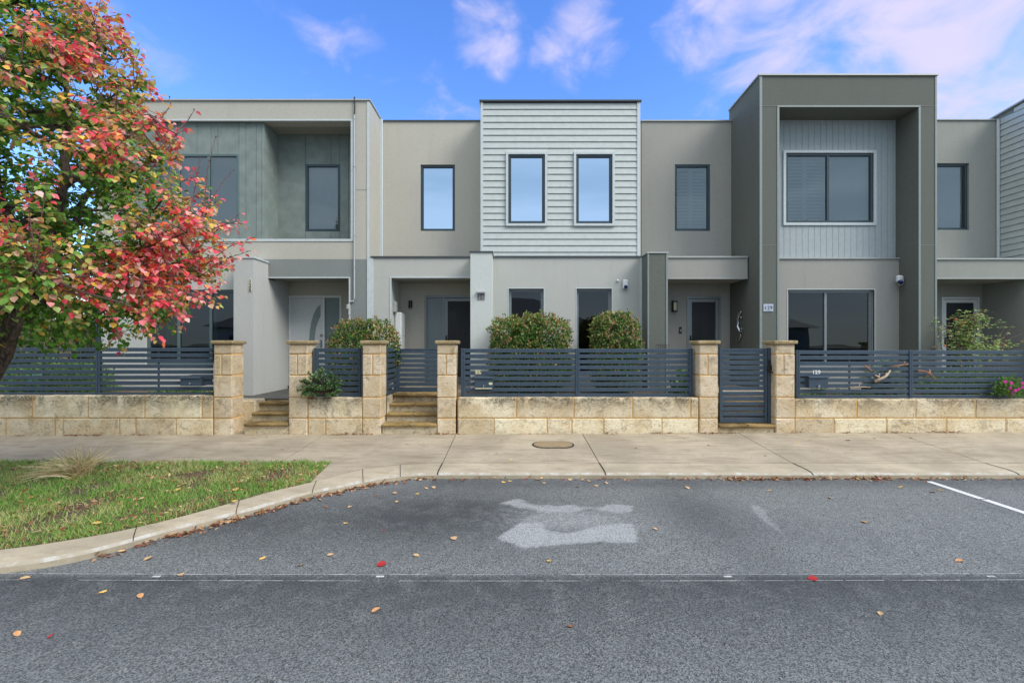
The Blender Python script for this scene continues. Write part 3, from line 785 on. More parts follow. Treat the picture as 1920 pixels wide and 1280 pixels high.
steps('stone_steps', xw(1348), xw(1454), [(yW, .347)], 'single stone step under the tall slatted gate', yW+.3)

# stepped cheek wall left of the open steps, and the side wall of the second flight
b = B(); b.box(xw(399)+.0, X(457, 110)-.002, yW+.345, D(101), .1, .72, 0, bev=.02); 
tag(b.build('cheek_wall', [M_stone]), 'rough stone cheek behind the left pillar of the open steps', 'wall')
b = B(); b.box(xw(726)-.10, xs2[0]-.002, yW+.346, D(97), .1, .80)
tag(b.build('cheek_wall', [M_stone]), 'rough stone cheek under the short fence return of the second steps', 'wall')

# gardens behind the walls
def terrain_box(name, x0, x1, y0, y1, z, mat, label):
    b = B(); b.box(x0, x1, y0, y1, .0, z); tag(b.build(name, mat), label, name.split('_')[0], kind='structure')
terrain_box('garden_bed', -14, -5.60, yW+.34, 9.6, .76, M_soil, 'front garden bed at the left')
terrain_box('porch_landing', -5.59, -3.5, D(103.5)+.32, 10.56, .695, M_paver, 'dark paved landing to the left porch')
terrain_box('garden_bed', -3.49, -2.33, yW+.34, 9.69, .76, M_soil, 'small garden bed between the steps')
terrain_box('garden_path', -2.32+.0, -.9, D(97), 10.56, .797, M_path, 'concrete path to the middle porch')
terrain_box('garden_bed', -.895, 3.0, yW+.34, 9.7, .765, M_soil, 'garden bed behind the middle fence')
terrain_box('garden_path', 3.2, 5.04, 8.62, 10.56, .80, M_path, 'concrete landing behind the tall gate')
terrain_box('garden_bed', 5.05, 11.5, yW+.34, 9.7, .74, M_soil, 'garden bed behind the right fence')
b = B(); b.box(3.2, 5.04, 8.10, 8.36, .1, .5, 0, bev=.01); b.box(3.2, 5.04, 8.362, 8.618, .1, .65, 0, bev=.01)
tag(b.build('garden_steps', M_tread), 'inner steps half hidden behind the tall slatted gate', 'steps')

# ------------------------------------------------------------------ FENCES AND GATES
YF = yW+.17; SF = F/YF
def slats(b, x0, x1, y, ztop, n=9, pitch=.097, h=.066, th=.02):
    for i in range(n):
        z1 = ztop-i*pitch
        b.box(x0, x1, y, y+th, z1-h, z1, 0, bev=.003)
def fence(px0, px1, pytop, posts, label, zb, inner=()):
    x0, x1 = X(px0, SF), X(px1, SF); zt = Z(pytop, SF)
    t = thing('slat_fence', label, 'fence', ((x0+x1)/2, YF, zb), 'slate grey horizontal slat fences')
    b = B(); edges = [x0]+[X(p, SF) for p in posts if px0+12 < p < px1-12]+[x1]
    slats(b, x0, x1, YF, zt-.002)
    for p in inner: b.box(X(p, SF)-.012, X(p, SF)+.012, YF+.022, YF+.04, zb+.03, zt-.03)
    b.build('slat_panel', M_fence, t)
    for p in posts:
        c = X(p, SF); b = B(); b.box(c-.034, c-.002, YF-.014, YF+.05, zb-.0, zt+.004, 0, bev=.003); b.box(c+.002, c+.034, YF-.010, YF+.046, zb-.0, zt+.002, 0, bev=.003)
        b.build('fence_post', M_fence, t)
    return zt
fence(-420, 399, 651.5, (-230, 184), 'slatted fence at the left with tree branches hanging over it', ZT['A']+.004, (78, 295, -60))
fence(590, 679, 652.5, (592, 676), 'short slatted fence panel between two pillars, above the trailing plant', ZT['B']+.004)
fence(864, 1300, 653.5, (868, 1083, 1296), 'long slatted fence in front of the two middle clipped shrubs', ZT['C']+.004, (973, 1188))
fence(1493, 1955, 656.5, (1496, 1708, 1950), 'slatted fence at the right with driftwood threaded through it', ZT['D']+.004, (1595, 1815))
# short return of fence running back beside the second steps
t = thing('slat_fence', 'short return of slat fence running back beside the half height gate', 'fence', (-2.233, 8.4, .8), 'slate grey horizontal slat fences')
b = B(); zt = Z(653, SF)
for i in range(9): b.box(-2.26, -2.24, yW+.36, D(97.5), zt-i*.097-.066, zt-i*.097, 0, bev=.003)
b.build('slat_panel', M_fence, t)
b = B(); b.box(-2.275, -2.225, D(97.5), D(97.5)+.05, .8, zt+.004, 0, bev=.003); b.build('fence_post', M_fence, t)
b = B(); b.box(-2.275, -2.225, yW+.35, yW+.39, .8, zt+.004, 0, bev=.003); b.build('fence_post', M_fence, t)
# half height gate at the top of the second steps
sg = 97.0; yg = D(sg)
t = thing('gate', 'half height slatted gate at the top of the four steps', 'gate', (X(780, sg), yg, .83))
b = B(); gx0, gx1 = X(744, sg), X(819, 103); zt = Z(653.5, sg); zb = Z(735, sg)
slats(b, gx0+.045, gx1-.0, yg+.008, zt-.02, 9, (zt-zb-.06)/8.6, .062)
b.build('gate_slats', M_fence, t)
b = B(); b.box(gx0, gx0+.05, yg, yg+.04, zb, zt, 0, bev=.003); b.box(gx1, gx1+.05, yg, yg+.04, zb, zt, 0, bev=.003)
b.box(gx0+.05, gx1, yg+.002, yg+.038, zb, zb+.03); b.box(gx0+.05, gx1, yg+.002, yg+.038, zt-.02, zt); b.build('gate_frame', M_fence, t)
# tall gate
t = thing('gate', 'tall slatted gate between two stone pillars, reaching down to its step', 'gate', (xw(1390), YF, .36))
b = B(); gx0, gx1 = X(1348, SF)+.004, X(1437, SF); zt = Z(653, SF); zb = Z(793, 109)
slats(b, gx0+.05, gx1-.045, YF-.02, zt-.035, 14, (zt-zb-.03)/14, .064)
b.build('gate_slats', M_fence, t)
b = B()
for a, c in ((gx0, gx0+.05), (gx1-.045, gx1)): b.box(a, c, YF-.03, YF+.012, zb, zt, 0, bev=.003)
b.box(gx0+.05, gx1-.045, YF-.028, YF+.010, zb, zb+.035); b.box(gx0+.05, gx1-.045, YF-.028, YF+.01, zt-.032, zt); b.build('gate_frame', M_fence, t)
b = B(); b.box(gx1+.012, gx1+.07, YF-.03, YF+.03, zb-.02, zt+.01, 0, bev=.003); b.build('gate_post', M_fence, t)
lx = X(1439, SF); b = B(); lz = Z(690, SF); b.box(lx-.03, lx+.05, YF-.06, YF-.03, lz-.05, lz+.05, 0, bev=.01)
b.tube([(lx-.01, YF-.07, lz-.04), (lx+.02, YF-.085, lz-.07), (lx+.07, YF-.08, lz-.06), (lx+.085, YF-.075, lz-.01)], .012); b.box(lx-.005, lx+.02, YF-.055, YF-.03, lz+.04, lz+.14, 0, bev=.004)
b.build('gate_latch', M_black, t)

# text helper
def text(name, s_, h, mat, parent, loc, rot=(R(90), 0, 0), ext=.0015, align='CENTER', spacing=1.0, bold=0.0):
    cu = bpy.data.curves.new(name, 'FONT'); cu.body = s_; cu.size = h/.72; cu.extrude = ext; cu.align_x = align; cu.offset = bold; cu.space_character = spacing
    tmp = bpy.data.objects.new('tmp', cu); C.objects.link(tmp); dg = bpy.context.evaluated_depsgraph_get()
    me = bpy.data.meshes.new_from_object(tmp.evaluated_get(dg)); bpy.data.objects.remove(tmp)
    me.transform(Matrix.Translation(loc) @ Matrix.LocRotScale(None, __import__('mathutils').Euler(rot), None))
    me.materials.clear(); return link(name, me, mat, parent)

# ------------------------------------------------------------------ LETTERBOXES
def letterbox(px0, px1, py0, py1, label, kind):
    x0, x1 = X(px0, SF), X(px1, SF); z1, z0 = Z(py0, SF), Z(py1, SF); y0 = YF-.055
    t = thing('letterbox', label, 'letterbox', ((x0+x1)/2, y0, z0), 'letterboxes mounted in the slat fences')
    b = B(); b.box(x0, x1, y0, YF+.26, z0, z1-.028, 0, bev=.004); b.build('box_body', M_fence, t)
    b = B(); b.prism([(y0-.025, z1-.030), (y0-.02, z1-.008), (YF+.27, z1+.010), (YF+.27, z1-.012)], 'x', x0-.008, x1+.010); b.build('box_lid', M_fence, t)
    b = B(); cx = (x0+x1)/2; zc = z0+.05
    b.tube([(cx, y0+.005, zc), (cx, y0-.018, zc)], .016, 12); b.tube([(cx, y0-.012, zc-.01), (cx-.012, y0-.022, zc-.035)], .006); b.build('lock', M_chrome, t)
    if kind == 'white':
        b = B(); b.box(x0+.01, x1-.02, y0-.003, y0, z0-.012, z0+.004); b.box(x1-.075, x1-.015, y0-.004, y0, z0+.06, z0+.10); b.build('label_strip', M_plate, t)
    return t, x0, x1, z0, z1, y0
letterbox(342, 380, 705, 723, 'plain dark letterbox in the left fence', 'x')
t, x0, x1, z0, z1, y0 = letterbox(890, 925, 705, 727, 'letterbox with a cream number plate above its flap, in the middle fence', 'white')
b = B(); b.box(x0+.005, x0+.112, YF-.012, YF-.004, z1+.035, z1+.103, 0, bev=.003); pl = b.build('number_plate', M_plate, t)
text('number', '127', .05, M_ink, pl, (x0+.058, YF-.0135, z1+.046), spacing=1.15)
for i, z in enumerate((.0, .098, .195)):
    b = B(); b.box(x0-.07, x0-.035, YF-.012, YF-.004, z0+z-.01, z0+z+.022, 0, bev=.002); b.build('bracket', M_plate2, t)
t, x0, x1, z0, z1, y0 = letterbox(1513, 1549, 704, 727, 'letterbox under white house digits in the right fence', 'x')
text('number', '129', .065, M_white, t, (x0+.16, YF-.006, z1+.03), spacing=1.1, bold=.003)

# ------------------------------------------------------------------ WINDOWS AND DOORS
def window(parent, x0, x1, zb, zt, y, mulls=(), fw=.045, fm=None, gm=None, recess=.05, blind=None, trim=None, sash=None):
    """frame set recess metres behind the wall face y"""
    fm = fm or M_frame; gm = gm or M_glass; yf = y+recess
    b = B()
    b.box(x0, x0+fw, yf, yf+.07, zb, zt, 0, bev=.004); b.box(x1-fw, x1, yf, yf+.07, zb, zt, 0, bev=.004)
    b.box(x0+fw, x1-fw, yf+.001, yf+.069, zt-fw, zt, 0, bev=.004); b.box(x0+fw, x1-fw, yf+.001, yf+.069, zb, zb+fw, 0, bev=.004)
    # inner bead
    e = fw+.012
    for a, c in ((x0+fw, x0+e), (x1-e, x1-fw)): b.box(a, c, yf+.018, yf+.05, zb+fw, zt-fw)
    b.box(x0+e, x1-e, yf+.019, yf+.05, zt-e, zt-fw); b.box(x0+e, x1-e, yf+.019, yf+.05, zb+fw, zb+e)
    for m_ in mulls: b.box(m_-.026, m_+.026, yf+.006, yf+.066, zb+fw, zt-fw, 0, bev=.003)
    f = b.build('window', fm, parent)
    b = B(); b.quad((x0+e-.004, yf+.034, zb+e-.004), (x1-e+.004, yf+.034, zb+e-.004), (x1-e+.004, yf+.034, zt-e+.004), (x0+e-.004, yf+.034, zt-e+.004)); b.build('pane', gm, f)
    if blind == 'roller':
        b = B(); b.box(x0+.03, x1-.03, yf+.11, yf+.115, zb+.02, zt-.02); b.build('blind', M_blind, f)
    elif blind == 'halfroller':
        b = B(); b.box(x0+.03, x1-.03, yf+.14, yf+.145, zb+(zt-zb)*.42, zt-.02); b.build('blind', M_blind, f)
    elif blind == 'shutter':
        b = B(); n = 2 if x1-x0 < 1.2 else 4; w_ = (x1-x0-.06)/n
        for k in range(n):
            a = x0+.03+k*w_
            b.box(a, a+.05, yf+.10, yf+.128, zb+.03, zt-.03); b.box(a+w_-.05, a+w_, yf+.10, yf+.128, zb+.03, zt-.03)
            b.box(a+.05, a+w_-.05, yf+.101, yf+.127, zb+.03, zb+.10); b.box(a+.05, a+w_-.05, yf+.101, yf+.127, zt-.10, zt-.03)
            z = zb+.14
            while z < zt-.12:
                b.quad((a+.05, yf+.10, z-.028), (a+w_-.05, yf+.10, z-.028), (a+w_-.05, yf+.13, z+.035), (a+.05, yf+.13, z+.035)); z += .075
        b.build('shutter', M_shut, f)
    if trim:
        b = B(); tw = trim
        b.box(x0-tw, x0, y-.03, yf+.03, zb-tw, zt+tw); b.box(x1, x1+tw, y-.03, yf+.03, zb-tw, zt+tw)
        b.box(x0, x1, y-.03, yf+.03, zt, zt+tw); b.box(x0, x1, y-.03, yf+.03, zb-tw, zb); b.build('architrave', M_trim, f)
    return f
def edge(b, x, y, z0, z1, w_=.045, d_=.012):
    """thin angle bead on a vertical corner (front face)"""
    b.box(x-w_/2, x+w_/2, y-d_, y-.0005, z0, z1)

# ------------------------------------------------------------------ HOUSE 127 (centre)
sB = 81.5; yB_ = D(sB); YEND = yB_+9
def shell(parent, x0, x1, ztop, y0=yB_+.25):
    """side and rear walls, floor and roof closing the house behind its front"""
    b = B(); b.box(x0, x0+.1, y0, YEND, .0, ztop); b.box(x1-.1, x1, y0, YEND, 0, ztop); b.box(x0+.1, x1-.1, YEND-.1, YEND, 0, ztop)
    b.build('rear_wall', M_midgrey, parent)
    b = B(); b.box(x0+.1, x1-.1, y0, YEND-.1, .70, .76); b.box(x0+.1, x1-.1, y0, YEND-.1, 3.42, 3.50); b.build('floor', M_room, parent)
    b = B(); b.box(x0+.1, x1-.1, y0-.02, YEND-.1, ztop-.32, ztop-.24); b.build('roof', M_roof, parent)

H = thing('town_house', 'pale grey town house with white weatherboard upper box and three sky blue upstairs windows', 'house', (-.1, 9.6, .76))
shell(H, -3.02, 2.86, 6.84)
zB127 = Z(228, sB)
# upper wall left
wh = (X(788.5, sB), X(853, sB), Z(433, sB), Z(308.7, sB))
b = B(); b.facade(X(713, sB), X(910, sB), 3.45, zB127, yB_, .25, [wh])
b.build('upper_wall', M_beige2, H)
b = B(); b.facade(2.72, 2.975, 3.45, zB127, yB_+.01, .25); b.build('upper_wall', M_beige2, H)
window(H, *wh, yB_, fw=.05, gm=M_mirror, blind='roller', recess=.03)
b = B(); b.box(X(713, sB)-.02, -.66, yB_-.03, yB_+.28, zB127, zB127+.022); b.build('parapet_cap', M_capd, H)
b = B(); b.box(X(712.2, sB)+.0, X(718.6, sB), yB_-.06, yB_-.001, 3.55, zB127+.03, 0, bev=.012); b.build('party_wall_strip', M_trim, H)
# weatherboard box
sC = 87.6; yC = D(sC); cx0, cx1 = X(901.5, sC), X(1200, sC); zc0, zc1 = 3.60, Z(191.5, sC)
w1 = (X(953, sC), X(1021.8, sC), Z(419.5, sC), Z(290, sC)); w2 = (X(1080, sC), X(1148, sC), Z(419.5, sC), Z(290, sC))
b = B(); b.facade(cx0+.01, cx1-.01, zc0-.2, zc1-.004, yC+.03, .2, [w1, w2])
b.box(cx0+.01, cx0+.2, yC+.231, yB_+.3, zc0-.2, zc1-.004); b.box(cx1-.2, cx1-.01, yC+.231, yB_+.3, zc0-.2, zc1-.004); b.build('upper_box', M_midgrey, H)
b = B(); p_ = 12.17/sC; z = zc1-.01; tw = .055
def board(a, c, zt_, zl_):
    b.prism([(yC+.028, zt_-.006), (yC+.018, zt_-.006), (yC+.002, zl_+.008), (yC+.002, zl_+.002), (yC+.028, zl_+.002)], 'x', a, c)
while z > zc0-.05:
    zl = max(z-p_, zc0-.08)
    segs = [(cx0+.05, cx1-.06)]
    for wq in (w1, w2):
        top, bot = wq[3]+tw, wq[2]-tw
        if zl < top and z > bot:
            ns = []
            for a, c in segs:
                if a < wq[0]-tw < c: ns += [(a, wq[0]-tw), (wq[1]+tw, c)]
                else: ns.append((a, c))
            segs = ns
            if z-top > .02: board(wq[0]-tw, wq[1]+tw, z, top)
            if bot-zl > .02: board(wq[0]-tw, wq[1]+tw, bot+.006, zl)
    for a, c in segs: board(a, c, z, zl)
    z -= p_
b.build('weatherboards', M_board, H)
b = B(); b.box(cx0-.004, cx0+.05, yC-.008, yC+.05, zc0-.03, zc1-.004); b.build('corner_board', M_trim, H)
b = B(); b.box(cx1-.06, cx1+.004, yC-.008, yC+.05, zc0-.03, zc1-.004); b.build('corner_board', M_trim, H)
b = B(); b.box(cx0-.012, cx0+.012, yC+.051, yB_-.002, 3.6, zc1-.006); b.build('side_board', M_trim, H)
b = B(); b.box(cx0-.03, cx1+.03, yC-.04, yB_+.3, zc1, zc1+.035, 0, bev=.006); b.build('parapet_cap', M_capd, H)
for q in (w1, w2): window(H, *q, yC, fw=.05, gm=M_mirror, blind='roller', recess=.0, trim=.05)
# ground floor front
sG = 88.5; yG = D(sG); gz1 = Z(482.5, sG)
g1 = (X(954, sG), X(1019.5, sG), Z(702, sG), Z(541, sG)); g2 = (X(1081, sG), X(1147, sG), Z(702, sG), Z(541, sG))
b = B(); b.facade(X(920, sG), X(1201, sG), .5, gz1, yG, .24, [g1, g2]); b.box(X(920, sG), X(920, sG)+.2, yG+.241, 10.6, .5, gz1-.1)
b.build('ground_wall', M_grey127, H)
for q in (g1, g2): window(H, *q, yG, fw=.045, fm=M_framel, gm=M_glassd, recess=.09)
b = B(); b.box(X(927, sG), X(1203, sG), yG-.03, yC+.1, gz1, gz1+.028); b.build('ledge_cap', M_capd, H)
b = B(); b.box(X(1199.5, sG), X(1204, sG), yG-.02, yG-.001, .75, gz1-.002); b.build('corner_trim', M_trim, H)
b = B()
for q in (g1, g2):
    b.box(q[0]-.016, q[0], yG-.006, yG+.03, q[2], q[3]); b.box(q[1], q[1]+.016, yG-.006, yG+.03, q[2], q[3]); b.box(q[0]-.016, q[1]+.016, yG-.006, yG+.03, q[3], q[3]+.016)
b.build('reveal_bead', M_trim, H)
# porch
sP = 88.0; yP = D(sP); pz0, pz1 = Z(521, sP), Z(483, sP); px0, px1, px2 = X(697, sP), X(732, sP), X(884, sP); yD = D(80.8)
b = B(); b.box(px0, px2, yP, yP+.3, pz0, pz1); b.box(px0, px1, yP, yD, .5, pz0-.001)
b.build('porch_wall', M_grey127, H)
b = B(); b.box(px1, px2+.5, yP+.301, yD, pz0+.002, pz0+.06); b.build('soffit', M_soffit, H)
b = B(); b.box(px0-.02, X(882, sP)+.02, yP-.03, yB_-.03, pz1, pz1+.028); b.build('ledge_cap', M_capd, H)
b = B(); edge(b, px0+.018, yP, .7, pz1, .04); edge(b, px1+.008, yP, .7, pz0, .03); b.box(px1-.007, px2, yP-.012, yP-.0005, pz0-.002, pz0+.022)
b.box(px0-.05, px0-.003, yP-.02, yP+.03, .7, pz1-.002); b.build('corner_trim', M_trim, H)
sD = 80.8
dh = (X(796, sD), X(910, sD), .80, Z(554, sD))
b = B(); b.facade(px1-.1, X(921, sG)+.2, .5, 3.3, yD, .2, [dh]); b.build('porch_back_wall', M_beige2, H)
# column
sK = 93.5; yK = D(sK); kx0, kx1 = X(882, sK), X(922.4, sK); kz = Z(473.5, sK)
b = B(); b.box(kx0, kx1, yK, yG+.24, .6, kz); b.build('porch_column', M_white127, H)
b = B(); b.box(kx0-.02, kx1+.02, yK-.02, yG+.25, kz, kz+.028); b.build('column_cap', M_capd, H)
# door
def door(parent, x0, x1, zb, zt, y, leafmat, style, side=None, label=None, hs=1, fmat=None):
    """x0..x1 whole frame; side=(xa,xb) sidelight"""
    b = B(); fw = .045; fm = fmat or M_framel
    b.box(x0, x0+fw, y-.012, y+.1, zb, zt); b.box(x1-fw, x1, y-.012, y+.1, zb, zt); b.box(x0+fw, x1-fw, y-.010, y+.1, zt-fw, zt)
    d = b.build('door', fm, parent)
    xa, xb = x0+fw, x1-fw
    if side:
        b = B(); m_ = side[1] if side[0] < (x0+x1)/2 else side[0]
        b.box(m_-.02, m_+.02, y-.009, y+.09, zb, zt-fw); b.build('mullion', fm, d)
        b = B(); b.box(max(side[0], x0+fw), min(side[1], x1-fw)-.0, y+.03, y+.04, zb, zt-fw-.001); b.build('sidelight', M_frost, d)
        if side[0] < (x0+x1)/2: xa = m_+.02
        else: xb = m_-.02
    lw = .075
    if style == 'screen':
        b = B(); b.box(xa, xa+lw, y+.0, y+.04, zb+.01, zt-fw-.01, 0, bev=.004); b.box(xb-lw, xb, y+.0, y+.04, zb+.01, zt-fw-.01, 0, bev=.004)
        b.box(xa+lw, xb-lw, y+.001, y+.039, zt-fw-.01-lw, zt-fw-.01, 0, bev=.004); b.box(xa+lw, xb-lw, y+.001, y+.039, zb+.01, zb+.16, 0, bev=.004)
        lf = b.build('door_leaf', leafmat, d)
        b = B(); b.box(xa+lw, xb-lw, y+.018, y+.024, zb+.16, zt-fw-.01-lw); b.build('screen_mesh', M_flyscreen, lf)
        b = B(); b.box(xa+lw*1.15, xa+lw*1.15+.20, y+.0165, y+.0178, zb+.3, zt-.36); b.build('inner_slot', M_black, lf)
    else:
        b = B(); b.box(xa, xb, y+.01, y+.05, zb+.01, zt-fw-.004, 0, bev=.003); lf = b.build('door_leaf', leafmat, d)
    hx = xa+.04 if hs > 0 else xb-.04; hz = zb+1.03
    b = B(); b.box(hx-.018, hx+.018, y-.012, y+.002, hz-.09, hz+.09, 0, bev=.004); b.tube([(hx, y-.04, hz), (hx+.11*hs, y-.045, hz-.004)], .011); b.tube([(hx, y, hz), (hx, y-.04, hz)], .011)
    b.build('handle', M_black if style == 'screen' else M_chrome, lf)
    return d, lf, xa, xb
door(H, dh[0]+.005, dh[1]-.005, .80, dh[3]-.003, yD, M_framel, 'screen', (dh[0]+.005, X(832, sD)))
# porch light, meter box
b = B(); b.tube([(X(770.5, sD), yD-.06, Z(577, sD)), (X(770.5, sD), yD-.06, Z(564, sD))], .042, 14); b.box(X(770.5, sD)-.02, X(770.5, sD)+.02, yD-.05, yD-.001, Z(572, sD), Z(569, sD)); b.build('wall_lamp', M_black, H)
b = B(); mz0, mz1 = 1.55, Z(586, 84); b.box(px1+.002, px1+.16, 10.0, 10.32, mz0, mz1, 0, bev=.03); b.box(px1+.155, px1+.166, 10.02, 10.30, mz0+.03, mz1-.03); b.build('meter_box', M_white, H)
b = B(); b.box(px1+.002, px1+.07, 9.88, 10.02, Z(585, 86), Z(565, 86), 0, bev=.008); b.box(px1+.07, px1+.075, 9.89, 10.01, Z(583, 86), Z(567, 86)); b.build('doorbell_box', M_capl, H)
# number plate on column
b = B(); nx0, nx1 = X(895, sK), X(909, sK); b.box(nx0, nx1, yK-.012, yK-.001, Z(562, sK), Z(549.5, sK)); b.prism([(yK-.07, Z(549.5, sK)), (yK-.06, Z(546.5, sK)), (yK-.001, Z(546, sK)), (yK-.001, Z(549.4, sK))], 'x', nx0-.008, nx1+.008)
pl = b.build('number_plate', M_plate2, H); text('number', '127', .082, M_ink, pl, ((nx0+nx1)/2, yK-.014, Z(560, sK)), spacing=.95)
# camera + small sensor
def seccam(parent, x, z, y, flip=1):
    b = B(); b.box(x-.057, x+.057, y-.06, y-.001, z-.10, z+.10, 0, bev=.03); c = b.build('security_camera', M_white, parent)
    b = B(); b.tube([(x, y-.055, z-.055), (x, y-.085, z-.06)], [.042, .036], 16); b.build('lens', M_lens, c)
seccam(H, X(1172, sG), Z(533.5, sG), yG)
b = B(); ball(b, (X(1158, sG), yG-.02, Z(526.5, sG)), .026); b.build('sensor', M_white, H, smooth=True)

# ------------------------------------------------------------------ HOUSE 125 (left)
H = thing('town_house', 'beige town house with green grey recessed balcony, behind the autumn tree', 'house', (-6, 9.6, .76))
s1 = 88.1; y1 = D(s1); hx0, hx1 = X(178, s1), X(693, s1); zt1 = Z(188, s1)
shell(H, hx0, hx1-.005, 6.84, y0=yB_+.05)
ox0, ox1, oz1, oz0 = X(216, s1), X(659, s1), Z(226, s1), Z(450, s1)
yBk = D(82.5)
zg = Z(486, s1); zh = Z(521, s1); wwx0, wwx1 = X(438, 93.5), X(475, 93.5)
# frame of the upper box
b = B(); b.box(hx0, hx1, y1, y1+.28, oz1, zt1-.02); b.box(hx0, ox0, y1, y1+.28, zg, oz1); b.box(ox1, hx1, y1, y1+.28, zg, oz1)
b.box(ox0, ox1, y1, y1+.28, zg, oz0)
b.box(hx1-.25, hx1, y1+.281, yB_+.02, zg, zt1-.02, zb=(zg, Z(222, sB)-.02)); b.box(hx0, hx0+.2, y1+.281, yB_+.04, zg, zt1-.1)
b.build('upper_frame', M_beige, H)
b = B(); b.box(wwx0+.01, X(657, s1), y1+.001, y1+.27, zh, zg-.001); b.box(X(657, s1), hx1-.001, y1+.001, yD, .5, zg-.001)
b.build('lower_band', M_midgrey, H)
b = B(); b.box(ox0-.0, ox1, y1+.281, yBk, oz1+.001, oz1+.06); b.build('soffit', M_soffit, H)
b = B(); b.box(ox0, ox1, y1+.281, yBk, oz0-.08, oz0-.002); b.build('balcony_floor', M_roof, H)
# green clad volume and back wall
yv = D(87.4); vx1 = X(496.5, 87.4)
wA = (X(275, 87.4), X(448.6, 87.4), Z(418.5, 87.4), Z(289, 87.4))
b = B()
def grooved(b, x0, x1, z0, z1, y, holes, pitch, gw=.007):
    x_ = x0; k = 0
    while x_ < x1-.01:
        xe = min(x_+pitch[k % len(pitch)], x1); b.facade(x_, xe-gw, z0, z1, y, .02, [h for h in holes if h[0] < xe and h[1] > x_]); x_ = xe; k += 1
grooved(b, ox0, vx1, oz0, oz1, yv, [wA], [.30, .15, .45, .15, .22, .12, .3]); b.facade(ox0, vx1-.03, oz0, oz1, yv+.021, .15, [wA])
b.box(vx1-.03, vx1, yv+.021, yBk, oz0, oz1)
wB_ = (X(572.5, 82.5), X(638, 82.5), Z(434, 82.5), Z(308, 82.5))
grooved(b, vx1+.001, ox1+.3, oz0, oz1-.001, yBk, [wB_], [.61, .58, .2, .2, .2]); b.facade(vx1, ox1+.3, oz0, oz1-.001, yBk+.021, .15, [wB_])
b.build('balcony_cladding', M_green, H)
window(H, *wA, yv, mulls=[X(334, 87.4), X(390.5, 87.4)], fw=.05, fm=M_frameg, blind='roller', recess=-.01)
window(H, *wB_, yBk, fw=.05, fm=M_frame, blind='roller', recess=.0)
# trims
b = B(); tw = .045
b.box(ox0-.04, ox1+.055, y1-.014, y1+.03, oz1-.012, oz1+.022); b.box(ox1-.01, ox1+.045, y1-.016, y1+.03, oz0-.03, oz1-.012); b.box(ox0, ox1-.011, y1-.014, y1+.03, oz0-.03, oz0+.022)
b.build('opening_trim', M_trim, H)
b = B(); b.box(hx1-.052, hx1-.004, y1-.012, y1-.0005, .75, zt1-.03); b.build('corner_trim', M_trim, H)
b = B(); b.box(hx0-.03, hx1+.025, y1-.03, yB_+.02, zt1-.018, zt1+.012, zb=(Z(222, sB)-.018, Z(222, sB)+.012)); b.build('parapet_cap', M_capl, H)
b = B(); b.box(X(657, s1)-.03, X(657, s1)+.0, y1-.012, y1+.02, .72, zh-.002); b.box(wwx1, X(657, s1), y1-.012, y1+.02, zh-.006, zh+.018); b.build('porch_trim', M_trim, H)
# joint lines on pillar
b = B(); b.box(X(667, s1), hx1-.06, y1-.003, y1-.0003, Z(356.6, s1), Z(355.8, s1)); b.build('render_joint', M_midgrey, H)
# wing wall
s9 = 93.5; y9 = D(s9); wz = Z(484, s9)
b = B(); b.box(wwx0, wwx1, y9, y1-.001, .5, wz); b.box(wwx0, wwx1, y1, yD+.02, .5, zh-.03); b.box(wwx0+.01, wwx1, y1+.28, yD+.02, zh-.029, zh+.04); b.build('wing_wall', M_ltgrey, H)
b = B(); b.box(wwx0-.02, wwx1+.025, y9-.02, y1-.015, wz, wz+.03); b.build('wing_cap', M_trim, H)
b = B(); nx = X(469.5, s9); b.box(nx-.03, nx+.03, y9-.01, y9-.001, Z(547, s9), Z(522, s9)); pl = b.build('number_plate', painted('number_plate_pale', (196, 196, 176), .6), H)
for i, ch in enumerate('125'): text('number', ch, .070, M_ink, pl, (nx, y9-.012, Z(530.4+i*7.9, s9)), bold=.002)
# ground floor front, left of the wing wall
s2 = 88.9; y2 = D(s2); gz = Z(488, s2); wC = (X(272, s2), X(438, s2)+.05, Z(683, s2), Z(543, s2))
b = B(); b.facade(X(190, s2), wwx0, .5, gz, y2, .24, [wC]); b.build('ground_wall', M_ltgrey, H)
b = B(); b.box(X(190, s2)-.02, wwx0, y2-.03, y1-.001, gz, gz+.03); b.build('ledge_cap', M_capl, H)
window(H, wC[0], wwx0-.002, wC[2], wC[3], y2, mulls=[X(331, s2), X(391.5, s2)], fw=.05, fm=M_frameg, gm=M_glassd, recess=.05)
b = B(); b.box(X(330, s2), X(392, s2), y2+.25, y2+.255, wC[2], wC[3]-.05)
for k in range(7): b.tube([(X(300+k*9, s2), y2+.27, wC[2]), (X(300+k*9, s2), y2+.27, wC[3]-.03)], .04, 6)
b.build('curtain', M_blind, H)
b = B(); b.box(X(174, s2), X(189.6, s2), y2+.05, y2+.2, .5, Z(487, s2)); b.build('side_screen', M_frame, H)
# porch
dq = (X(541.5, sD), X(641, sD), .70, Z(554, sD))
b = B(); b.facade(wwx1-.02, X(660, s1)+.1, .5, 3.3, yD, .2, [dq]); b.build('porch_back_wall', M_beige, H)
b = B(); b.box(wwx1, X(657, s1), y1+.271, yD, zh+.02, zh+.08); b.build('soffit', M_soffit, H)
d_, lf, xa, xb = door(H, dq[0]+.004, dq[1]-.004, .70, dq[3]-.003, yD, M_doorw, 'solid', (X(607, sD), dq[1]-.004), hs=-1, fmat=M_white)
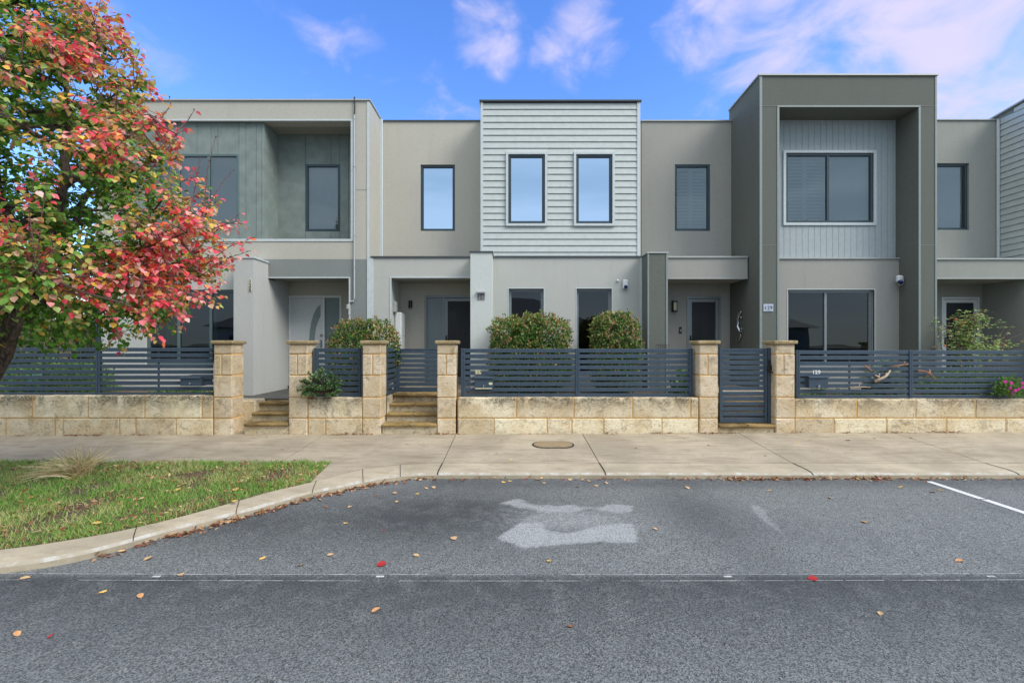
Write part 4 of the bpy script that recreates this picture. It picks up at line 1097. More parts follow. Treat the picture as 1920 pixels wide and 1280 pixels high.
# crescent shaped glass in the leaf
outer = [(600.5, 571), (594, 577), (588, 588), (583.5, 603), (580.5, 620), (579.5, 640), (580, 665), (583, 685), (588, 700), (594, 711), (600.5, 717)]
inner = [(600.5, 592), (596, 602), (592, 615), (590, 630), (589.5, 645), (590, 660), (592, 675), (596, 687), (600.5, 697)]
poly2 = [(X(a, sD), Z(c, sD)) for a, c in outer]+[(X(a, sD), Z(c, sD)) for a, c in reversed(inner)]
b = B(); b.prism(poly2, 'y', yD+.004, yD+.012); b.build('crescent_glass', M_frost, lf)
b = B(); b.tube([(X(602.5, sD), yD+.01, Z(628.5, sD)), (X(602.5, sD), yD-.02, Z(628.5, sD))], .028, 14); b.build('deadlock', M_chrome, lf)
# antenna cable and conduit on the pillar
b = B(); qx = X(665.3, s1); b.tube([(qx, y1-.03, Z(217, s1)), (qx, y1-.03, Z(560, s1)), (qx-.015, y1-.03, Z(564.5, s1)), (X(657, s1), y1-.03, Z(566, s1)), (X(655.5, s1), y1-.03, Z(569, s1)), (X(655.5, s1), y1-.03, Z(590, s1))], .016, 8)
for py_ in (224, 313, 441, 500): b.box(qx-.022, qx+.022, y1-.05, y1-.012, Z(py_+1, s1), Z(py_, s1))
b.build('conduit', M_gal, H)
b = B(); b.tube([(qx, y1-.03, Z(217, s1)), (qx+.012, y1-.035, Z(200, s1)), (qx-.004, y1-.03, Z(192, s1)), (qx, y1-.02, Z(183, s1))], .014, 6); b.build('antenna_cable', M_black, H)
b = B(); qx = X(653, s1); b.box(qx-.02, qx+.03, y1-.07, y1-.017, Z(580, s1), Z(571, s1), 0, bev=.01); b.build('porch_sensor', M_capl, H)

# ------------------------------------------------------------------ HOUSE 129 (right of centre)
H = thing('town_house', 'stone grey town house with a tall charcoal portal frame and a wide upstairs window', 'house', (5.8, 9.6, .76))
shell(H, 2.99, 8.64, 6.86)
z6 = Z(228, sB); wh = (X(1265.3, sB), X(1331.6, sB), Z(433, sB), Z(308.3, sB))
b = B(); b.facade(X(1203, sB), 5.1, 3.45, z6, yB_, .25, [wh]); b.build('upper_wall', M_lt129, H)
window(H, *wh, yB_, fw=.05, blind='shutter', recess=.02)
b = B(); b.box(X(1203, sB)-.02, 5.04, yB_-.03, yB_+.28, z6, z6+.025); b.build('parapet_cap', M_capl, H)
s7 = 92.0; y7 = D(s7); fx0, fx1, fx2, fx3 = X(1424, s7), X(1461, s7), X(1722, s7), X(1756, s7); fz1, fz0 = Z(142.5, s7), Z(201, s7)
b = B(); b.box(fx0, fx3, y7, y7+.3, fz0, fz1); b.box(fx0, fx1, y7, y7+.3, .5, fz0-.001); b.box(fx2, fx3, y7, y7+.3, .5, fz0-.001)
zbk = Z(205, sB)
b.box(fx0, fx1-.1, y7+.301, yB_+.1, .5, fz1, zb=(.5, zbk)); b.box(fx2, fx3, y7+.301, yB_+.1, .5, fz1, zb=(.5, zbk))
b.build('portal_frame', M_dark129, H)
yI = D(86.9)
b = B(); b.box(fx1-.1, fx2, y7+.301, yI+.1, fz0, fz0+.1); b.build('portal_soffit', M_dark129, H)
b = B(); b.box(fx0-.03, fx3+.02, y7-.03, yB_+.1, fz1, fz1+.03, zb=(zbk, zbk+.03)); b.build('parapet_cap', M_capl, H)
b = B()
b.box(fx0+.0, fx0+.05, y7-.010, y7-.0005, .7, fz1-.001); b.box(fx1-.045, fx1-.002, y7-.010, y7+.0, .7, fz0-.01); b.box(fx2, fx2+.04, y7-.010, y7-.0005, .7, fz0-.01); b.box(fx1-.045, fx2+.04, y7-.012, y7-.0005, fz0-.004, fz0+.03)
b.box(fx3-.035, fx3+.001, y7-.010, y7-.0005, .7, fz1-.001)
b.build('corner_trim', M_frameg if False else painted('trim_muted', (128, 138, 136), .5), H)
b = B()
for z_ in (Z(199, s7), Z(459, s7)):
    b.box(fx0+.052, fx1-.047, y7-.004, y7-.0004, z_-.006, z_+.004); b.box(fx2+.042, fx3-.037, y7-.004, y7-.0004, z_-.006, z_+.004)
b.build('render_joint', M_midgrey, H)
# grooved upper wall
wU = (X(1472.5, 86.9), X(1637, 86.9), Z(418, 86.9), Z(287.5, 86.9)); zc_ = Z(484, 87.6)
b = B(); grooved(b, fx1-.1, fx2, zc_, fz0, yI, [wU], [11.4/86.9], .006); b.facade(fx1-.1, fx2, zc_, fz0, yI+.0215, .15, [wU]); b.build('grooved_wall', M_groove, H)
window(H, *wU, yI, mulls=[X(1553, 86.9)], fw=.05, fm=M_frame, blind=None, recess=.0, trim=.055)
b = B(); n = 4; a0, a1 = wU[0]+.04, wU[1]-.04; w_ = (a1-a0)/n
b.box(a0+2*w_+.02, a1, yI+.13, yI+.135, wU[2]+.03, wU[3]-.03)
for k in range(2):
    a = a0+k*w_; b.box(a, a+.05, yI+.13, yI+.158, wU[2]+.03, wU[3]-.03); b.box(a+w_-.05, a+w_, yI+.13, yI+.158, wU[2]+.03, wU[3]-.03)
    z_ = wU[2]+.1
    while z_ < wU[3]-.05: b.quad((a+.05, yI+.13, z_-.028), (a+w_-.05, yI+.13, z_-.028), (a+w_-.05, yI+.16, z_+.035), (a+.05, yI+.16, z_+.035)); z_ += .075
b.build('shutters', M_shut, H)
yL = D(87.6); wL = (X(1477, 87.6), X(1639.5, 87.6), Z(687, 87.6), Z(543, 87.6))
b = B(); b.facade(fx1-.1, fx2, .5, zc_-.02, yL, .24, [wL]); b.build('ground_wall', M_lt129, H)
b = B(); b.box(fx1-.1, fx2, yL-.03, yI+.02, zc_-.019, zc_+.008); b.build('ledge_cap', M_capl, H)
window(H, *wL, yL, mulls=[X(1552, 87.6)], fw=.05, fm=M_framel, gm=M_glassd, recess=.06)
b = B(); q = wL; b.box(q[0]-.016, q[0], yL-.006, yL+.03, q[2], q[3]); b.box(q[1], q[1]+.016, yL-.006, yL+.03, q[2], q[3]); b.box(q[0]-.016, q[1]+.016, yL-.006, yL+.03, q[3], q[3]+.016); b.build('reveal_bead', M_trim, H)
# porch canopy
cz0, cz1 = Z(523, 88), Z(483.5, 88); ca, cb = 2.98, 5.01
yD9 = D(81)
b = B(); b.box(ca, cb, yP, yP+.25, cz0, cz1); b.box(ca, cb, yP+.251, yD9-.001, cz0, cz0+.2); b.build('porch_canopy', M_lt129, H)
b = B(); b.box(ca, cb+.012, yP-.03, yB_-.03, cz1, cz1+.035); b.box(ca, cb+.01, yP-.012, yP-.0005, cz0, cz0+.02); b.box(cb-.025, cb+.003, yP-.012, yP-.0005, cz0+.02, cz1); b.build('canopy_cap', M_capl, H)
s8 = 92.4; y8 = D(s8); kx0, kx1 = X(1214, s8), X(1251.9, s8); kz = Z(475, s8)
b = B(); b.box(kx0, kx1, y8, yP+.2, .5, kz); b.build('porch_column', M_dark129, H)
b = B(); b.box(kx0-.02, kx1+.02, y8-.02, yP+.21, kz, kz+.028); b.build('column_cap', M_capl, H)
b = B(); b.box(kx0, kx0+.03, y8-.01, y8-.0005, .7, kz-.001); b.box(kx1-.035, kx1, y8-.01, y8-.0005, .7, kz-.001); b.build('column_trim', bpy.data.materials['trim_muted'], H)
dq = (X(1287.5, 81), X(1351.6, 81), .80, Z(555.5, 81))
b = B(); b.facade(kx1-.45, fx0+.02, .5, cz0+.1, yD9, .2, [dq]); b.build('porch_back_wall', M_lt129, H)
door(H, dq[0]+.003, dq[1]-.003, .80, dq[3]-.003, yD9, M_framel, 'screen')
lm = X(1263.5, 81); b = B(); b.box(lm-.055, lm+.055, yD9-.02, yD9-.001, Z(585, 81), Z(564, 81)); b.box(lm-.05, lm+.05, yD9-.10, yD9-.02, Z(567, 81), Z(564.5, 81)); b.box(lm-.05, lm+.05, yD9-.10, yD9-.02, Z(585, 81), Z(582, 81))
for q in (-.045, .035): b.box(lm+q, lm+q+.01, yD9-.098, yD9-.088, Z(582, 81), Z(567, 81))
lt = b.build('wall_lantern', M_black, H); b = B(); b.box(lm-.034, lm+.034, yD9-.085, yD9-.021, Z(582, 81), Z(567, 81)); b.build('lantern_glass', M_plate, lt)
bx_ = X(1275.5, 81); b = B(); b.box(bx_-.03, bx_+.03, yD9-.03, yD9-.001, Z(625, 81), Z(613, 81), 0, bev=.012); bb_ = b.build('video_doorbell', M_black, H); b = B(); b.box(bx_-.016, bx_+.016, yD9-.034, yD9-.0305, Z(622, 81), Z(617, 81)); b.build('doorbell_button', M_plate2, bb_)
# plate on the portal frame
b = B(); a0, a1 = X(1431, s7), X(1449.3, s7); b.box(a0, a1, y7-.012, y7-.001, Z(584, s7), Z(570, s7), 0, bev=.002); pl = b.build('number_plate', M_plate3, H)
text('number', '129', .075, M_ink, pl, ((a0+a1)/2, y7-.0135, Z(580, s7)), spacing=1.1)
b = B(); b.box(a0+.01, a0+.03, y7-.0135, y7-.0122, Z(577.6, s7), Z(577, s7)); b.box(a1-.03, a1-.01, y7-.0135, y7-.0122, Z(577.6, s7), Z(577, s7)); b.box(a0+.03, a1-.03, y7-.0135, y7-.0122, Z(582.5, s7), Z(582.1, s7)); b.build('plate_flourish', M_ink, pl)
# security camera on the inside right of the portal
xx_ = fx2; b = B(); b.box(xx_-.07, xx_-.001, 9.60, 9.70, 2.97, 3.17, 0, bev=.025); b.box(xx_-.16, xx_-.05, 9.56, 9.66, 3.02, 3.17, 0, bev=.03); c_ = b.build('security_camera', M_white, H)
b = B(); b.tube([(xx_-.12, 9.57, 3.04), (xx_-.13, 9.53, 3.0)], [.045, .04], 14); b.build('lens', M_lens, c_)
# gecko ornament on the left cheek of the portal
b = B(); gxx = fx0-.03
def gp(px_, py_):     # pixel in the zoomed crop -> point on the side face
    X_ = 1180+px_/3.368; Y_ = 460+py_/3.368; s_ = (X_-960)/fx0; return (gxx, F/s_, EYE+(HY-Y_)/s_)
b.tube([gp(716, 418), gp(708, 428), gp(700, 442), gp(694, 465), gp(692, 490), gp(697, 515), gp(706, 535), gp(711, 560), gp(706, 590), gp(696, 603), gp(686, 597), gp(684, 586), gp(689, 580)],
       [.012, .034, .03, .042, .05, .045, .036, .026, .02, .015, .012, .01, .006], 8)
for q in (((700, 440), (688, 440), (692, 425)), ((706, 445), (718, 458), (716, 470)), ((704, 528), (722, 525), (716, 540)), ((708, 540), (722, 545), (719, 535))):
    b.tube([gp(*q[0]), gp(*q[1]), gp(*q[2])], [.018, .013, .007], 6)
orn = b.build('gecko_ornament', M_chrome, None, smooth=True); tag(orn, 'silvery metal gecko hanging on the charcoal portal cheek beside the porch', 'wall ornament')

# ------------------------------------------------------------------ HOUSE 131 (far right)
H = thing('town_house', 'sage grey town house cut off by the right edge, behind the rose bush', 'house', (11.5, 9.6, .76))
shell(H, 8.66, 14.6, 6.86)
z6 = Z(226, sB); wh = (X(1817, sB)-.82, X(1817, sB), Z(431, sB), Z(306, sB))
b = B(); b.facade(8.655, 11.3, 3.4, z6, yB_, .25, [wh]); b.build('upper_wall', M_131, H)
window(H, *wh, yB_, fw=.05, blind='roller', recess=.04)
b = B(); b.box(8.655, 11.2, yB_-.03, yB_+.28, z6, z6+.022); b.build('parapet_cap', M_capl, H)
xc = 11.18; zt_ = 7.05
b = B(); b.box(xc+.03, 14.6, yC+.03, yB_+.3, 3.55, zt_-.01, zb=(3.55, 6.93)); b.build('upper_box', M_midgrey, H)
b = B(); z_ = zt_-.03
k = 0
while z_ > 3.6:
    zl = z_-.139; f_ = lambda zz: zz-(0 if k else .0)
    b.prism([(xc+.028, z_-.006), (xc+.018, z_-.006), (xc+.002, zl+.008), (xc+.002, zl+.002), (xc+.028, zl+.002)], 'y', yC+.03, yB_-.001) if z_ < 6.93 else b.prism([(yC+.03, zl+.002), (yC+.03, z_-.006), (yC+.4, max(zl+.004, z_-.05)), (yC+.4, zl+.002)], 'x', xc+.004, xc+.028)
    b.prism([(yC+.028, z_-.006), (yC+.018, z_-.006), (yC+.002, zl+.008), (yC+.002, zl+.002), (yC+.028, zl+.002)], 'x', xc+.05, 14.6)
    z_ -= .139
b.build('weatherboards', M_board, H)
b = B(); b.box(xc-.002, xc+.05, yC-.006, yC+.029, 3.57, zt_-.01); b.build('corner_board', M_trim, H)
b = B(); b.tube([(xc-.03, yB_-.03, 3.5), (xc-.03, yB_-.03, 6.86)], .03, 8); b.build('corner_pipe', M_trim, H)
b = B(); b.box(xc-.05, 14.65, yC-.04, yB_+.3, zt_, zt_+.03, zb=(6.93, 6.96)); b.build('box_cap', M_capl, H)
cz0, cz1 = Z(523, 88), Z(487, 88)
b = B(); b.box(8.655, 11.15, yP, yP+.25, cz0, cz1); b.box(8.655, 11.15, yP+.251, D(80)-.001, cz0, cz0+.2); b.build('porch_canopy', M_131, H)
b = B(); b.box(8.655, 11.16, yP-.03, yB_-.03, cz1, cz1+.03); b.box(8.655, 11.1, yP-.012, yP-.0005, cz0-.0, cz0+.02); b.build('canopy_cap', M_capl, H)
b = B(); b.facade(11.02, 14.6, .5, 3.56, yP+.02, .24); b.box(11.02, 11.2, yP+.261, D(80), .5, cz0-.001); b.build('ground_wall', M_131, H)
dq = (X(1765, 80), X(1836, 80), .76, Z(557, 80))
b = B(); b.facade(8.655, 11.1, .5, cz0+.1, D(80), .2, [dq]); b.build('porch_back_wall', M_131, H)
door(H, dq[0], dq[1], .76, dq[3], D(80), M_white, 'screen', fmat=M_white)

# ------------------------------------------------------------------ across the street (seen only in the window reflections)
def opposite(x0, wall, label):
    H = thing('opposite_house', label, 'house', (x0+6, -14, 0))
    b = B(); b.box(x0, x0+12, -24, -14, 0, 3.0); b.build('wall', wall, H)
    b = B(); n = len(b.v)
    b.v += [(x0-.5, -13.4, 2.95), (x0+12.5, -13.4, 2.95), (x0+12.5, -24.6, 2.95), (x0-.5, -24.6, 2.95), (x0+4, -19, 5.6), (x0+8, -19, 5.6)]
    b.f += [[0, 1, 5, 4], [1, 2, 5], [2, 3, 4, 5], [3, 0, 4], [3, 2, 1, 0]]; b.m += [0]*5; b.build('roof', M_roof, H)
    for q in (1.2, 8.2): b = B(); b.box(x0+q, x0+q+2.2, -14, -13.95, .9, 2.3); b.build('window', M_room, H)
    b = B(); b.box(x0+5, x0+6, -14, -13.95, .1, 2.2); b.build('door', M_frame, H)
opposite(-22, M_ltgrey, 'single storey pale grey house across the street, leftmost in the window reflections')
opposite(-6, M_beige, 'single storey beige house across the street, behind the camera')
opposite(10, M_midgrey, 'single storey grey house across the street, rightmost in the window reflections')

# ------------------------------------------------------------------ CLIPPED SHRUBS
def noise3(P, f, seed): return np.array([mnoise.noise(Vector((p[0]*f+seed, p[1]*f, p[2]*f))) for p in P])
def clipped(name, cx, cy, rx, ry, z0, z1, n, label, seed, sq=2.6):
    """dense hedge ball: leaves on a lumpy superellipsoid shell and inside it, on a few stems"""
    t = thing(name, label, 'shrub', (cx, cy, .765), 'clipped photinia shrubs')
    cz = (z0+z1)/2; rz = (z1-z0)/2
    d = rdir(n); r = (np.abs(d[:, 0])**sq+np.abs(d[:, 1])**sq+np.abs(d[:, 2])**sq)**(-1/sq)
    n = int(n*1.0); sh = 1-np.abs(nr.normal(0, .085, n)); inner = nr.random(n) < .3; sh = np.where(inner, nr.uniform(.45, .9, n), sh)
    lump = 1+.10*noise3(d, 2.6, seed)+.15*noise3(d, 7.5, seed+3)
    P = d*(r*sh*lump)[:, None]*np.array([rx, ry, rz])+np.array([cx, cy, cz])
    keep = P[:, 2] > .78; P = P[keep]; d = d[keep]; sh = sh[keep]; n = len(P)
    hole = noise3(P, 6.0, seed+7) > .26; P[hole] = (P[hole]-[cx, cy, cz])*.78+[cx, cy, cz]
    top = np.clip((P[:, 2]-z0)/(z1-z0), 0, 1)
    U = d+nr.normal(0, .6, (n, 3)); T = rdir(n)+np.array([0, 0, .75])+d*.5
    pal = np.array([[.03, .09, .018], [.075, .17, .03], [.18, .27, .05], [.40, .30, .12], [.40, .14, .09], [.46, .36, .20]])
    red = np.clip(.20+.55*top+.5*noise3(P, 3.0, seed+1), 0, 1)*(sh > .86)
    u = nr.random(n)
    idx = np.where(u < red*.75, nr.choice([2, 3, 4, 5], n, p=[.36, .32, .18, .14]), nr.choice([0, 1, 2], n, p=[.40, .42, .18]))
    col = pal[idx]*nr.uniform(.75, 1.25, (n, 1))
    leaf_mesh('foliage', P, T, U, nr.uniform(.036, .060, n), col, 'oval', t, M_shrubleaf)
    # fine shoots sticking out of the clipped face
    m = 260; k = nr.choice(n, m); b = B()
    for q in k:
        p = Vector(P[q]); dv = (Vector(d[q])+Vector((0, 0, .8))).normalized(); b.tube([p-dv*.03, p+dv*rng.uniform(.02, .055)], [.003, .0015], 3, cap=False)
    for a in range(7):
        an = a*.9+seed; b.tube([(cx+.03*math.cos(an), cy+.03*math.sin(an), .76), (cx+rx*.3*math.cos(an), cy+ry*.3*math.sin(an), cz-.1), (cx+rx*.6*math.cos(an), cy+ry*.6*math.sin(an), cz+rz*.4)], [.018, .012, .006], 6)
    b.build('stems', M_twig, t)
sS = 96.0; yS = D(sS)
clipped('clipped_shrub', X(685, sS), yS-.02, X(748, sS)-X(685, sS), .38, .80, Z(601, sS), 11000, 'low clipped shrub at the left, above the pillars of the second steps', 1, 3.2)
clipped('clipped_shrub', X(994, sS), yS, X(1066, sS)-X(994, sS), .48, .80, Z(595, sS), 18000, 'broad clipped shrub in front of the left ground floor window of the middle house', 5, 5.0)
clipped('clipped_shrub', X(1153, sS), yS, X(1196, sS)-X(1153, sS), .44, .80, Z(589, sS), 12000, 'narrow clipped shrub beside the second ground floor window of the middle house', 9, 4.0)

# loose rose bush at the right
def rose():
    t = thing('rose_bush', 'loose leggy rose bush in front of the far right front door', 'shrub', (X(1820, 94), D(94), .74))
    b = B(); P = []; T = []; U = []; cz = []
    s_ = 94; y0 = D(s_)
    base = Vector((X(1815, s_), y0, .74))
    def stem(pts, r0, dens, spread, leafz=0.0):
        V = [Vector(p) for p in pts]; b.tube(V, [r0*(1-.65*i/(len(V)-1)) for i in range(len(V))], 5)
        for a, c in zip(V[:-1], V[1:]):
            L_ = (c-a).length; n = int(L_*dens)
            for _ in range(n):
                p = a.lerp(c, rng.random())
                if p.z < leafz: continue
                o = Vector((rng.gauss(0, spread), rng.gauss(0, spread), rng.gauss(0, spread*.7)))
                q = p+o
                if o.length > .03 and rng.random() < .5: b.tube([p, q], [.003, .002], 3, cap=False)
                dr = o.normalized() if o.length > .01 else Vector((0, 0, 1))
                for k in (-1, 0, 1):
                    P.append(tuple(q+Vector((k*.02, 0, abs(k)*-.008)))); T.append(tuple(dr+Vector((k*.8, rng.gauss(0, .3), -.2)))); U.append(tuple(Vector((rng.gauss(0, .4), -.5, 1))))
    px = lambda a, c, dy=0: (X(a, s_), y0+dy, Z(c, s_))
    for k in range(9):
        top = (1815+rng.gauss(0, 14), 580+abs(rng.gauss(0, 14)))
        stem([base+Vector((rng.gauss(0, .05), rng.gauss(0, .05), 0)), px(1812+rng.gauss(0, 14), 660, rng.gauss(0, .12)), px(1815+rng.gauss(0, 12), 620, rng.gauss(0, .15)), px(*top, rng.gauss(0, .15))], .009, 60, .085, 1.2)
    stem([base, px(1790, 650, -.1), px(1772, 625, -.1), px(1752, 600, -.12), px(1737, 597, -.12)], .008, 17, .035, 1.7)
    stem([base, px(1775, 655, .1), px(1768, 620, .1), px(1766, 597, .1)], .008, 20, .04, 1.6)
    stem([base, px(1800, 630, -.1), px(1785, 610, -.1), px(1778, 600, -.1)], .006, 20, .04, 1.6)
    stem([base, px(1855, 655, 0), px(1880, 620, 0), px(1888, 602, 0)], .008, 9, .04, 1.7)
    stem([px(1880, 620, 0), px(1874, 607, 0), px(1868, 603, 0)], .005, 40, .05, 1.7)
    stem([base, px(1850, 662, .1), px(1885, 638, .1), px(1908, 612, .1)], .008, 4, .03, 1.7)
    stem([base, px(1865, 660, .05), px(1900, 634, .05), px(1921, 625, .05)], .008, 4, .03, 1.7)
    for k in range(8): stem([base, px(1835+k*9, 668, rng.gauss(0, .1)), px(1838+k*8+rng.gauss(0, 5), 640+rng.gauss(0, 5), rng.gauss(0, .1))], .006, 42, .07, 1.45)
    n = len(P); pal = np.array([[.12, .24, .05], [.20, .34, .08], [.34, .44, .15], [.42, .44, .18], [.50, .24, .10]])
    col = pal[nr.choice(5, n, p=[.26, .32, .24, .12, .06])]*nr.uniform(.8, 1.2, (n, 1))
    leaf_mesh('foliage', P, T, U, nr.uniform(.035, .06, n), col, 'oval', t, M_shrubleaf); b.build('stems', M_twig, t)
    for q in ((1779, 599), (1792, 605), (1759, 648)):
        f = B(); c = Vector(px(*q, -.14)); ball(f, c, .022, 8, (1, 1, .7)); f.build('rose_bloom', painted('bloom_orange', (214, 96, 40), .6), t)
rose()
# trailing succulent on the short wall
def succulent():
    c0 = Vector((X(598, 112), yW-.06, Z(715, 112)))
    t = thing('trailing_plant', 'fleshy green trailing plant spilling over the short stone wall', 'plant', (c0.x, c0.y, ZT['B']))
    b = B(); P = []; T = []; U = []
    for k in range(85):
        a = rng.uniform(0, 6.28); r_ = abs(rng.gauss(0, 1))*.19+.07
        tip = c0+Vector((math.cos(a)*min(r_*1.35, .38)+.0, rng.uniform(-.14, .10), math.sin(a)*min(r_*.8, .22)-.10*abs(math.cos(a))))
        root = Vector((X(612, 112)+rng.gauss(0, .05), yW+.10, ZT['B']+.02)); mid = root.lerp(tip, .5)+Vector((0, -.05, .06))
        b.tube([root, mid, tip], [.007, .006, .004], 5, cap=False)
        ax = (tip-mid).normalized()
        for _ in range(34):
            q = mid.lerp(tip, rng.uniform(.25, 1.0)); dr = Vector((rng.gauss(0, 1), rng.gauss(0, 1), rng.gauss(0, 1))).normalized()+ax*.8
            P.append(tuple(q)); T.append(tuple(dr)); U.append((rng.gauss(0, 1), rng.gauss(0, 1), rng.gauss(0, 1)))
    n = len(P); pal = np.array([[.045, .11, .03], [.09, .19, .06], [.17, .29, .12], [.26, .34, .14]])
    col = pal[nr.choice(4, n, p=[.3, .35, .25, .1])]*nr.uniform(.8, 1.2, (n, 1))
    leaf_mesh('foliage', P, T, U, nr.uniform(.03, .048, n), col, 'oval', t, M_shrubleaf); b.build('stems', M_twig, t)
succulent()
b_ = [0]
def small_plant(name, label, cx, cy, z0, w_, h_, n, pal, size=(.03, .05), shape='oval', flowers=None, cat='plant', up=.5):
    t = thing(name, label, cat, (cx, cy, z0))
    d = rdir(n); d[:, 2] = np.abs(d[:, 2])*1.0; r = nr.uniform(.25, 1, n)**.6*(1+.25*noise3(d, 3, cx))
    P = d*r[:, None]*[w_, w_*.8, h_]+[cx, cy, z0+.02]
    T = d+nr.normal(0, .6, (n, 3))+[0, 0, up]; U = rdir(n)+[0, -.3, .6]
    pal = np.array(pal); col = pal[nr.integers(0, len(pal), n)]*nr.uniform(.75, 1.25, (n, 1))
    leaf_mesh('foliage', P, T, U, nr.uniform(*size, n), col, shape, t, M_shrubleaf)
    b = B()
    for k in range(8): a = k*.8; b.tube([(cx, cy, z0), (cx+w_*.5*math.cos(a), cy+w_*.4*math.sin(a), z0+h_*.7)], [.008, .003], 4)
    b.build('stems', M_twig, t)
    if flowers:
        for k in range(flowers[1]):
            f = B(); a = rng.uniform(math.pi*1.0, math.pi*2.0); p = Vector((cx+w_*math.cos(a)*rng.uniform(.4, 1), cy-w_*.8*rng.uniform(.5, 1), z0+h_*rng.uniform(.3, 1.05)))
            for q in range(5): an = q*1.257; ball(f, (p.x+.016*math.cos(an), p.y, p.z+.016*math.sin(an)), .013, 6, (1, .5, 1))
            f.build('flower', flowers[0], t)
    return t
GP = [[.07, .16, .03], [.12, .24, .05], [.18, .30, .08]]
M_pink = painted('petal_magenta', (206, 40, 150), .6)
small_plant('flowering_plant', 'small green plant with magenta flowers on the wall at the right edge', X(1908, 111), yW+.05, Z(747, 111), .24, .34, 700, GP, (.035, .055), 'oval', (M_pink, 9))
# foliage seen through and above the left fence
HG = [[.05, .10, .03], [.09, .15, .05], [.15, .20, .08], [.10, .13, .07]]
small_plant('garden_shrub', 'tall dull green feathery shrub behind the left fence, beside the tree trunk', X(110, 80), 10.4, .76, .95, 1.35, 9000, HG, (.05, .09), 'blade', cat='shrub')
small_plant('garden_shrub', 'dull green shrub behind the left fence, left of the tree trunk', X(-40, 80), 10.6, .76, 1.2, 1.3, 6000, HG, (.06, .1), 'oval', cat='shrub')
small_plant('garden_shrub', 'low bright green shrub behind the lower left fence slats', X(120, 96), 8.9, .76, .9, .62, 5000, GP, (.04, .07), 'oval', cat='shrub')
small_plant('garden_shrub', 'low bright green shrub behind the far left end of the fence', X(-20, 96), 8.9, .76, .8, .55, 3500, GP, (.04, .07), 'oval', cat='shrub')
small_plant('ground_plant', 'low green ground plants behind the letterbox of the left fence', X(330, 100), 8.6, .76, .62, .07, 700, GP, (.03, .05))
small_plant('ground_plant', 'small leafy plant growing behind the end of the middle fence', X(1277, 98), 8.7, .77, .22, .42, 500, GP, (.04, .08), 'blade')
small_plant('garden_shrub', 'green shrub low behind the right fence, under the rose bush', X(1810, 98), 8.75, .74, .75, .5, 3200, GP, (.04, .07), cat='shrub')
small_plant('spiky_plant', 'spiky grey green plant behind the right fence, next to the driftwood', X(1655, 97), 8.75, .74, .30, .62, 260, [[.14, .20, .14], [.22, .28, .2]], (.10, .20), 'blade')
small_plant('ground_plant', 'green groundcover behind the letterbox of the right fence', X(1560, 100), 8.5, .74, .7, .10, 900, GP, (.03, .05))
# bare drooping branches beside the left shrub
t = thing('bare_shrub', 'leafless pale drooping branches beside the left end of the beige house', 'shrub', (X(125, 84), 10.1, .76))
b = B()
for k in range(26):
    a = rng.uniform(0, 6.28); r_ = rng.uniform(.2, .62); c = Vector((X(125, 84), 10.1, 0)); z_ = 1.95+rng.uniform(-.15, .35)
    b.tube([c+Vector((0, 0, 1.2)), c+Vector((math.cos(a)*r_*.3, math.sin(a)*r_*.3, z_)), c+Vector((math.cos(a)*r_*.8, math.sin(a)*r_*.8, z_-.05)), c+Vector((math.cos(a)*r_, math.sin(a)*r_, z_-.6-rng.random()*.5))], [.012, .008, .006, .003], 4)
b.tube([(X(125, 84), 10.1, .74), (X(127, 84), 10.1, 1.3)], [.05, .03], 8); b.build('branches', painted('bare_branch', (150, 134, 112), .8), t)
# trees and roofs beyond the left garden
def far_tree(x, y, h, label):
    t = thing('garden_tree', label, 'tree', (x, y, 0), 'trees beyond the left garden')
    n = 5000; d = rdir(n); r = nr.uniform(.3, 1, n)**.5*(1+.4*noise3(d, 2.2, x))
    P = d*r[:, None]*[h*.42, h*.4, h*.36]+[x, y, h*.62]
    pal = np.array([[.05, .09, .03], [.08, .13, .04], [.12, .16, .06]]); col = pal[nr.integers(0, 3, n)]*nr.uniform(.7, 1.2, (n, 1))
    leaf_mesh('crown', P, rdir(n), rdir(n), nr.uniform(.12, .22, n), col, 'oval', t, M_shrubleaf)
    b = B(); b.tube([(x, y, -.05), (x+.1, y, h*.3), (x, y, h*.6)], [.16, .12, .06], 8); b.build('trunk', M_bark, t)
far_tree(-17, 15.5, 3.3, 'small dark tree in the gap left of the beige house, nearest the fence')
far_tree(-22.5, 17.5, 3.6, 'dark rounded tree beyond the garden at the far left edge')
far_tree(-13.2, 14, 2.7, 'low dark tree just beyond the corner of the beige house')

# ------------------------------------------------------------------ SMALL THINGS ON AND BEHIND THE FENCES
M_drift = painted('driftwood', (150, 108, 78), .85, 0, .3, 18, 1, .5)
M_drift2 = painted('driftwood_bleached', (184, 162, 138), .85, 0, .25, 18, 1, .5)
def drift(pts, r_, label, mat):
    b = B(); P = [(X(a, SF+2), YF-.035-dy, Z(c, SF+2)) for a, c, dy in pts]
    b.tube(P, [r_*(1-.5*i/(len(P)-1)) for i in range(len(P))], 7)
    m_ = len(P)//2; q = Vector(P[m_]); b.tube([q, q+Vector((.03, .02, .06))], [r_*.6, r_*.25], 6)
    tag(b.build('driftwood', mat, None, smooth=True), label, 'driftwood', 'driftwood pieces threaded through the right fence')
drift([(1630, 686, 0), (1637, 691, .02), (1644, 697, .01)], .016, 'short forked driftwood stick at the upper left of the bigger piece', M_drift)
drift([(1650, 716, 0), (1658, 711, .03), (1668, 706, .03), (1674, 700, .02), (1679, 695, .0)], .026, 'thick bleached driftwood piece in the middle of the fence panel', M_drift2)
drift([(1650, 704, 0), (1656, 707, .02), (1656, 713, .01)], .016, 'small bleached hook of driftwood left of the thick piece', M_drift2)
drift([(1682, 687, -.01), (1693, 686, .01), (1703, 684, .03), (1710, 683, .04)], .014, 'thin brown driftwood stick crossing the fence post', M_drift)
